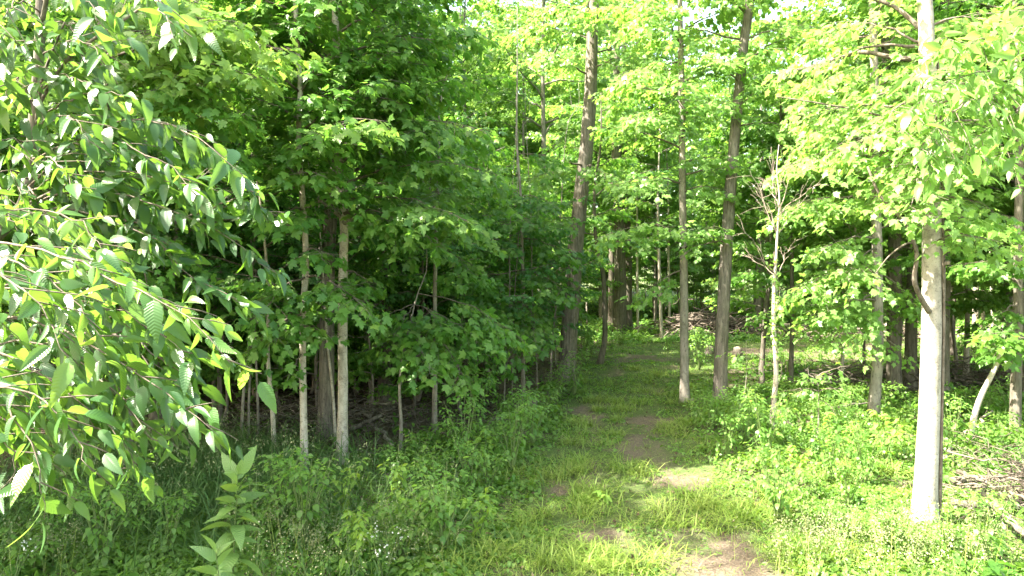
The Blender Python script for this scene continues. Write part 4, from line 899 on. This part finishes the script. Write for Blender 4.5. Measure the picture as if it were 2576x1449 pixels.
leaf_bough_tree("elm_tree", "elm bough of pale sunlit oval leaves reaching in at the upper right corner", (rx, ry, float(gz(rx, ry))-.05),
    [(rx, ry, -.05), (rx-.1, ry, 2), (rx-.35, ry-.1, 3.6), (rx-.6, ry-.2, 5), (rx-.8, ry-.2, 7)], .07,
    [([(2740,330,5.5),(2700,250,5.45),(2700,160,5.4),(2700,60,5.4)], .02, .01)], S2, M_GREY, M_SUNLIT, .10, T_ELM, side=.55)

# ------------------------------------------------------------------ small plants as things
def stalk_plant(name, label, cat, px, py, h, stems, mat, leaf, tp, nl, droop=.3, group=None, spread=.25, rb=.5, up=.4, root=None, flower=None):
    x, y = G(px, py) if py is not None else px; z = float(gz(x, y)); r = empty(name, (x, y, z)); tag(r, label, cat, group)
    sb = MB(); lb = MB(); fb = MB()
    for i in range(stems):
        az = R.random()*6.28; sp = spread*R.uniform(.3, 1) if stems > 1 else .06; hh = h*R.uniform(.65, 1.05) if stems > 1 else h
        P = smooth_path([(0, 0, -.03), (math.cos(az)*sp*.4, math.sin(az)*sp*.4, hh*.5), (math.cos(az)*sp, math.sin(az)*sp, hh)], 9); sb.tube(P, np.linspace(.006+.004*h, .002, 9), 5, 0, rnd=.5)
        m = nl; t = np.where(np.arange(m) % 3 == 0, R.uniform(.35, .8, m), R.uniform(.84, 1., m)) if stems > 1 else np.linspace(.2, 1, m)**.8; q = np.stack([np.interp(t, np.linspace(0, 1, 9), P[:, k]) for k in range(3)], -1); a2 = np.arange(m)*2.4+R.random()*6
        ou = np.stack([np.cos(a2), np.sin(a2), 0*a2], -1)
        Y = ou+UP*((up-.75+(t-.5)*.7) if stems > 1 else (up-.6+2.2*np.clip(t-.6, 0, 1)**1.2*2))[:, None]+R.normal(0, .18, (m, 3))
        if leaf < .1:   # short petioles bring leaves out into a bush
            q = q+unit(Y)*R.uniform(.02, .16, (m, 1))*min(1, h)
        put(lb, tp, q, Y, UP+ou*R.uniform(.2, 1.1, (m, 1))+R.normal(0, .25, Y.shape), leaf*R.uniform(.7, 1.15, m)*(1.1-.45*t), 0, np.clip(rb+R.normal(0, .2, m), 0, 1))
        if flower:
            c = P[-1]; k = 6; put(fb, [tpl_simple(.8, .1, False)], c+R.normal(0, .03, (k, 3))*np.array([1, 1, 1.4]), R.normal(0, 1, (k, 3)), UP+R.normal(0, .7, (k, 3)), flower[1]*R.uniform(.7, 1.2, k), 0)
    link("stem", sb.mesh(name+"_stem", [M_STEM]), r); link("foliage", lb.mesh(name+"_foliage", [mat]), r)
    if flower: link("blossom", fb.mesh(name+"_blossom", [flower[0]]), r)
    return r
stalk_plant("pokeweed", "tall broad-leaved weed with big smooth leaves, alone at the bottom left", "weed", 578, 1520, 1.12, 1, M_POKE, .32, T_POKE, 30, up=.6, rb=.8)
stalk_plant("pokeweed", "smaller broad-leaved weed touching the frame's bottom edge, below the tall one", "weed", 560, 1640, .72, 1, M_POKE, .27, T_POKE, 16, up=.55, rb=.5)
stalk_plant("dock_plant", "upright narrow-leaved weed behind the tall grass, left of the kinked maple", "weed", 702, 1215, .42, 3, M_POKE, .22, T_POKE, 6, up=1.6, rb=.4, spread=.1)
seedl = [(862,1300,.62,"lime seedling clump at the foot of the mottled pale maple"),(985,1290,.60,"bright yellow-green seedling right of the mottled pale maple"),(1200,1345,.52,"rounded pale-leaved seedling standing alone by the left verge"),(905,1400,.55,"yellow-green seedling with drooping leaves above the white blossoms"),
         (1515,1255,.16,"tiny pale seedling alone in the grass of the track"),(880,1448,.5,"low pale seedling at the bottom edge among the cream blossoms"),(1090,1190,.5,"fresh green seedling at the edge of the dark opening"),(1215,1170,.5,"leafy seedling on the left verge, under the low boughs"),
         (2105,1190,.75,"tall pale seedling in the sun beside the right ground cover"),(2230,1170,.7,"pale leafy seedling left of the big grey trunk"),(1345,1060,.35,"light seedling by the small stump"),(2010,1220,.45,"small seedling with glossy leaves right of the dead sapling")]
for px, py, h, lb in seedl:
    stalk_plant("seedling", lb, "seedling", px, py+12, h*1.2, 5 if h > .3 else 2, M_LIME, .14, T_OVAL if h < .3 else [tpl_oval(8, .25, .3, .2, ncol=2), tpl_oval(8, .28, .5, .1, ncol=2)], 12, group="pale seedlings", spread=.30*h/.6, up=.35)
hero_tree("maple_sapling", "knee-high maple seedling with a thin bare stem, right of the stout leaning ash", "sapling", [(1862,1040,13.5),(1876,980,13.5),(1880,920,13.5),(1878,875,13.5)], .02, "grey",
    [(900,1840,890,13.4,.3),(890,1920,900,13.4,.3),(930,1910,930,13.4,.3)], M_SUNLIT, .10, top=.15)
hero_tree("maple_sapling", "leafy maple sapling with two tiers of leaves, left of the sunlit maple", "sapling", [(2058,1120,11.6),(2062,1030,11.6),(2058,960,11.6)], .025, "grey",
    [(1000,1990,985,11.4,.4),(990,2120,980,11.4,.4),(960,2040,940,11.4,.35),(1020,2110,1040,11.4,.35),(960,2140,920,11.5,.3)], M_SUNLIT, .10, top=.2)
protos = [stalk_plant("shrub", "x", "shrub", np.array((-1.6+i*.4, 10.2)), None, hh, 11, mt, .098, T_OVAL, 22, spread=.40, rb=.5, up=.3) for i, (hh, mt) in enumerate([(.75, M_SHRUB), (.95, M_SUNLIT), (.6, M_SHRUB), (.8, M_SUNLIT)])]
# shrub places on the picture's floor (px, py) with what they stand beside
sh = {"along the left verge of the track": [(1010,1255),(1075,1235),(1130,1290),(1040,1330),(1170,1180),(1250,1135),(1300,1100),(1150,1130),(1230,1225),(1120,1390),(1010,1400),(1195,1075),(1270,1050),(1340,1120),(1375,1050),(1060,1160),(1290,1180),(1225,1110),(1180,1240),(1090,1310),(1400,1010)],
      "among the bottom left weeds": [(150,1290),(60,1330),(230,1330),(330,1360),(130,1400),(420,1400),(700,1330),(790,1290),(760,1380),(640,1380),(250,1430),(60,1440)],
      "right of the track by the dead sapling": [(1790,1090),(1850,1075),(1880,1130),(1925,1170),(1980,1150),(1830,1160),(1990,1090),(1760,1065),(1900,1080),(2010,1030),(2075,1080),(2130,1120)],
      "in front of the big grey trunk": [(2050,1270),(2140,1290),(2220,1330),(2150,1370),(2250,1400),(2040,1350),(2400,1400),(2300,1420),(2480,1420),(1960,1320),(2180,1230),(2090,1225)],
      "in the shade behind the big grey trunk": [(2260,1100),(2390,1080),(2420,1040),(2480,1060),(2300,1050),(2150,1040),(2100,1010),(2520,1130),(2400,1150),(2230,1040),(2540,1040)],
      "around the bend of the track": [(1490,900),(1540,885),(1560,870),(1470,920),(1445,1000),(1480,880),(1680,895),(1760,940),(1620,850),(2230,905),(2150,900),(2420,890)]}
first = [True]*4
for zn, L_ in sh.items():
    L_ = sorted(L_)
    for i, (px, py) in enumerate(L_):
        x, y = G(px, py); k = int(R.integers(0, 3)) if px < 1700 else int(R.choice([0, 1, 3])); s = R.uniform(.65, 1.1)*(1.1 if py < 1000 or px < 1450 else 1)
        if zn.startswith("in front"): s *= .85
        lb = "leafy low shrub "+zn+", "+ordinal(i)+" from the left"
        loc = (x, y, float(gz(x, y))); rz = R.uniform(0, 6.28); gp = "shrubs "+zn
        if first[k]: o = protos[k]; first[k] = False; o.location = loc; o.rotation_euler = (0, 0, rz); o.scale = (s, s, s*R.uniform(.8, 1.1)); tag(o, lb, "shrub", gp)
        else: dup(protos[k], loc, rz, (s, s, s*R.uniform(.8, 1.1)), lb, gp)
for k in range(4):
    if first[k]:
        for c in list(protos[k].children): bpy.data.objects.remove(c)
        bpy.data.objects.remove(protos[k])
# flowering weeds
fl = [(965,1395,M_WHITE,"white-flowered bramble"),(985,1350,M_WHITE,"white-flowered bramble"),(22,1410,M_WHITE,"white-flowered bramble"),
      (700,1400,M_CREAM,"cream-flowered weed"),(745,1420,M_CREAM,"cream-flowered weed"),(845,1430,M_CREAM,"cream-flowered weed"),(665,1440,M_CREAM,"cream-flowered weed"),(790,1450,M_CREAM,"cream-flowered weed"),(640,1400,M_CREAM,"cream-flowered weed"),
      (2240,1449,M_CREAM,"cream-flowered weed"),(2330,1440,M_CREAM,"cream-flowered weed"),(2420,1450,M_CREAM,"cream-flowered weed"),(2160,1449,M_CREAM,"cream-flowered weed")]
cnt = {}
for px, py, m_, nm in sorted(fl, key=lambda q: q[0]):
    side = "at the bottom left" if px < 1200 else "at the bottom right"; key = (nm, side); cnt[key] = cnt.get(key, 0)+1
    stalk_plant("flowering_weed", nm+" "+side+", "+ordinal(cnt[key]-1)+" from the left", "flower", px, py+70, .42, 5, M_SHRUB, .06, T_OVAL, 14, flower=(m_, .022 if m_ is M_WHITE else .018), group="flowering weeds", spread=.25)
# ------------------------------------------------------------------ dead wood
def log(name, label, cat, p0, p1, r, group=None, bark=M_DEAD, k=10, sag=0., twigs=0):
    p0 = np.array(p0); p1 = np.array(p1); b = MB(); root = empty(name, p0); P = limb_path(p0, p1, sag, 12, .015)-p0; b.tube(P, np.linspace(r, r*.6, 12), k, 0, lump=.12, seed=len(label))
    for i in range(twigs):
        j = R.integers(3, 11); dd = unit(P[j]-P[j-1])+R.normal(0, .6, 3)+UP*.3; b.tube(limb_path(P[j], P[j]+unit(dd)*R.uniform(.2, .7), .02, 6, .04), np.linspace(r*.35, .002, 6), 5, 0)
    bpy.data.objects.remove(root); o = link(name, b.mesh(name, [bark]), loc=p0); tag(o, label, cat, group); return o
def gp(px, py, dz=0.): 
    x, y = G(px, py); return (x, y, float(gz(x, y))+dz)
log("log", "long thin pole slanting down across the brush heap", "log", gp(2415,1240,.25), gp(2600,1345,.35), .028, "sticks on the brush heap", M_TWIG, twigs=3)
log("log", "thick weathered log lying at the foot of the brush heap", "log", gp(2405,1290,.06), gp(2620,1300,.10), .055, "sticks on the brush heap", M_BROWN, twigs=2)
log("log", "short split log standing out of the brush heap", "log", gp(2470,1300,.25), gp(2600,1400,.15), .05, "sticks on the brush heap", M_BROWN)
log("log", "dark log tucked behind the brush heap", "log", gp(2400,1235,.1), gp(2580,1240,.2), .05, "sticks on the brush heap", M_BROWN)
log("fallen_branch", "fallen pale branch propped up behind the big grey trunk", "branch", gp(2350,1190,.1), gp(2500,1085,.35), .03, twigs=4)
log("fallen_branch", "fallen branch under the left wood, right of the mottled maple", "branch", gp(880,1095,.10), gp(960,1085,.3), .05, "fallen branches under the left wood", M_BROWN, twigs=3)
log("fallen_branch", "second fallen branch lying farther right under the left wood", "branch", gp(985,1120,.05), gp(905,1060,.25), .035, "fallen branches under the left wood", M_GREY, twigs=4)
log("fallen_branch", "thin fallen branch at the roots of the rough trunk", "branch", gp(790,1160,.05), gp(900,1150,.15), .02, "fallen branches under the left wood", M_BROWN, twigs=5)
log("fallen_branch", "fallen grey stick beside the dead sapling's foot", "branch", gp(1960,1080,.3), gp(2010,1110,.05), .035, None, M_GREY)
log("fallen_branch", "low fallen branch in the dark behind the sunlit maple", "branch", gp(2040,985,.1), gp(2240,975,.3), .06, None, M_BROWN, twigs=5)
log("fallen_branch", "thin brown branch lying right of the sunlit maple", "branch", gp(2060,1060,.2), gp(2190,1055,.3), .018, None, M_BROWN, twigs=2)
log("root_log", "gnarled root between the two track-side trunks", "log", gp(1730,1022,.05), gp(1780,1015,.05), .05, None, M_GREY)
def heap(name, label, cx, cy, rx, ry, h, n, rr, mat, ln=(.5, 1.6), kind=None):
    b = MB(); z0 = float(gz(cx, cy))
    for i in range(n):
        u = np.clip(R.normal(0, .42, 2), -.95, .95); x, y = u[0]*rx, u[1]*ry; zz = h*math.exp(-(u@u)*2)*R.uniform(.05, 1); az = R.normal(0, .9)+(0 if R.random() < .6 else 1.5); l = R.uniform(*ln); d = np.array([math.cos(az), math.sin(az), R.normal(0, .28)])*l/2; c = np.array([x, y, zz+.03])
        p0, p1 = c-d, c+d; p0[2] = max(p0[2], .0); p1[2] = max(p1[2], .0); r = rr*R.uniform(.3, 1.2); b.tube(limb_path(p0, p1, R.normal(0, .07), 8, .06), np.linspace(r, r*.3, 8), 5, int(R.random() < .65), cap=True)
    o = link(name, b.mesh(name, [mat, M_TWIG]), loc=(cx, cy, z0)); tag(o, label, "brush pile", kind=kind); return o
x, y = G(2530, 1290); heap("brush_pile", "tangled heap of bleached sticks at the bottom right", x+.55, y+.1, 1.0, .8, .45, 150, .013, M_TWIG)
x, y = G(2480, 1190); heap("brush_pile", "low mess of thin twigs behind the big grey trunk", x+.3, y+.6, 1.4, 1.0, .3, 60, .007, M_TWIG)
heap("brush_pile", "long far brush pile of grey branches past the bend", 9.2, 32.3, 2.7, 1.1, 1.0, 200, .04, M_TWIG, (1.2, 3.6))
heap("brush_pile", "dim tangle of dead twigs under the left wood", -3.3, 13., 3.2, 1.6, .5, 200, .010, M_ROUGH, (.5, 1.8))
heap("brush_pile", "dark tangle of branches in shade at the back right", 10.5, 17.5, 4, 1.6, .7, 200, .02, M_BROWN, (.8, 2.5))
heap("brush_pile", "flattened bleached branches at the clearing's far edge", 15.5, 30.5, 5, 1.2, .5, 160, .04, M_DEAD, (1, 3.5))
def stump(label, px, py, r, h, d=None):
    x, y = G(px, py); z = float(gz(x, y)); b = MB(); P = np.array([(0, 0, -.03), (0, 0, h*.3), (0.01, 0, h*.7), (.015, 0, h)]); b.tube(P, [r*1.35, r*1.1, r, r*.97], 12, 0, lump=.12)
    root = empty("stump", (x, y, z)); tag(root, label, "stump"); link("trunk", b.mesh("stump_trunk", [M_BROWN]), root)
    c = MB(); c.tube(np.array([(.015, 0, h-.01), (.015, 0, h+.012)]), [r*.9, r*.88], 12, 0, rnd=.5); link("cut_face", c.mesh("stump_cut_face", [M_DEAD]), root)
stump("pale cut stump left of the leaning ash, at the clearing's edge", 1785, 893, .17, .26)
stump("pale cut stump right of the leaning ash, at the clearing's edge", 1856, 898, .16, .28)
stump("small broken grey stump on the left verge of the track", 1342, 1040, .07, .32)
print("objects", len(COL.objects), "unique tris", sum(len(m.polygons) for m in bpy.data.meshes))
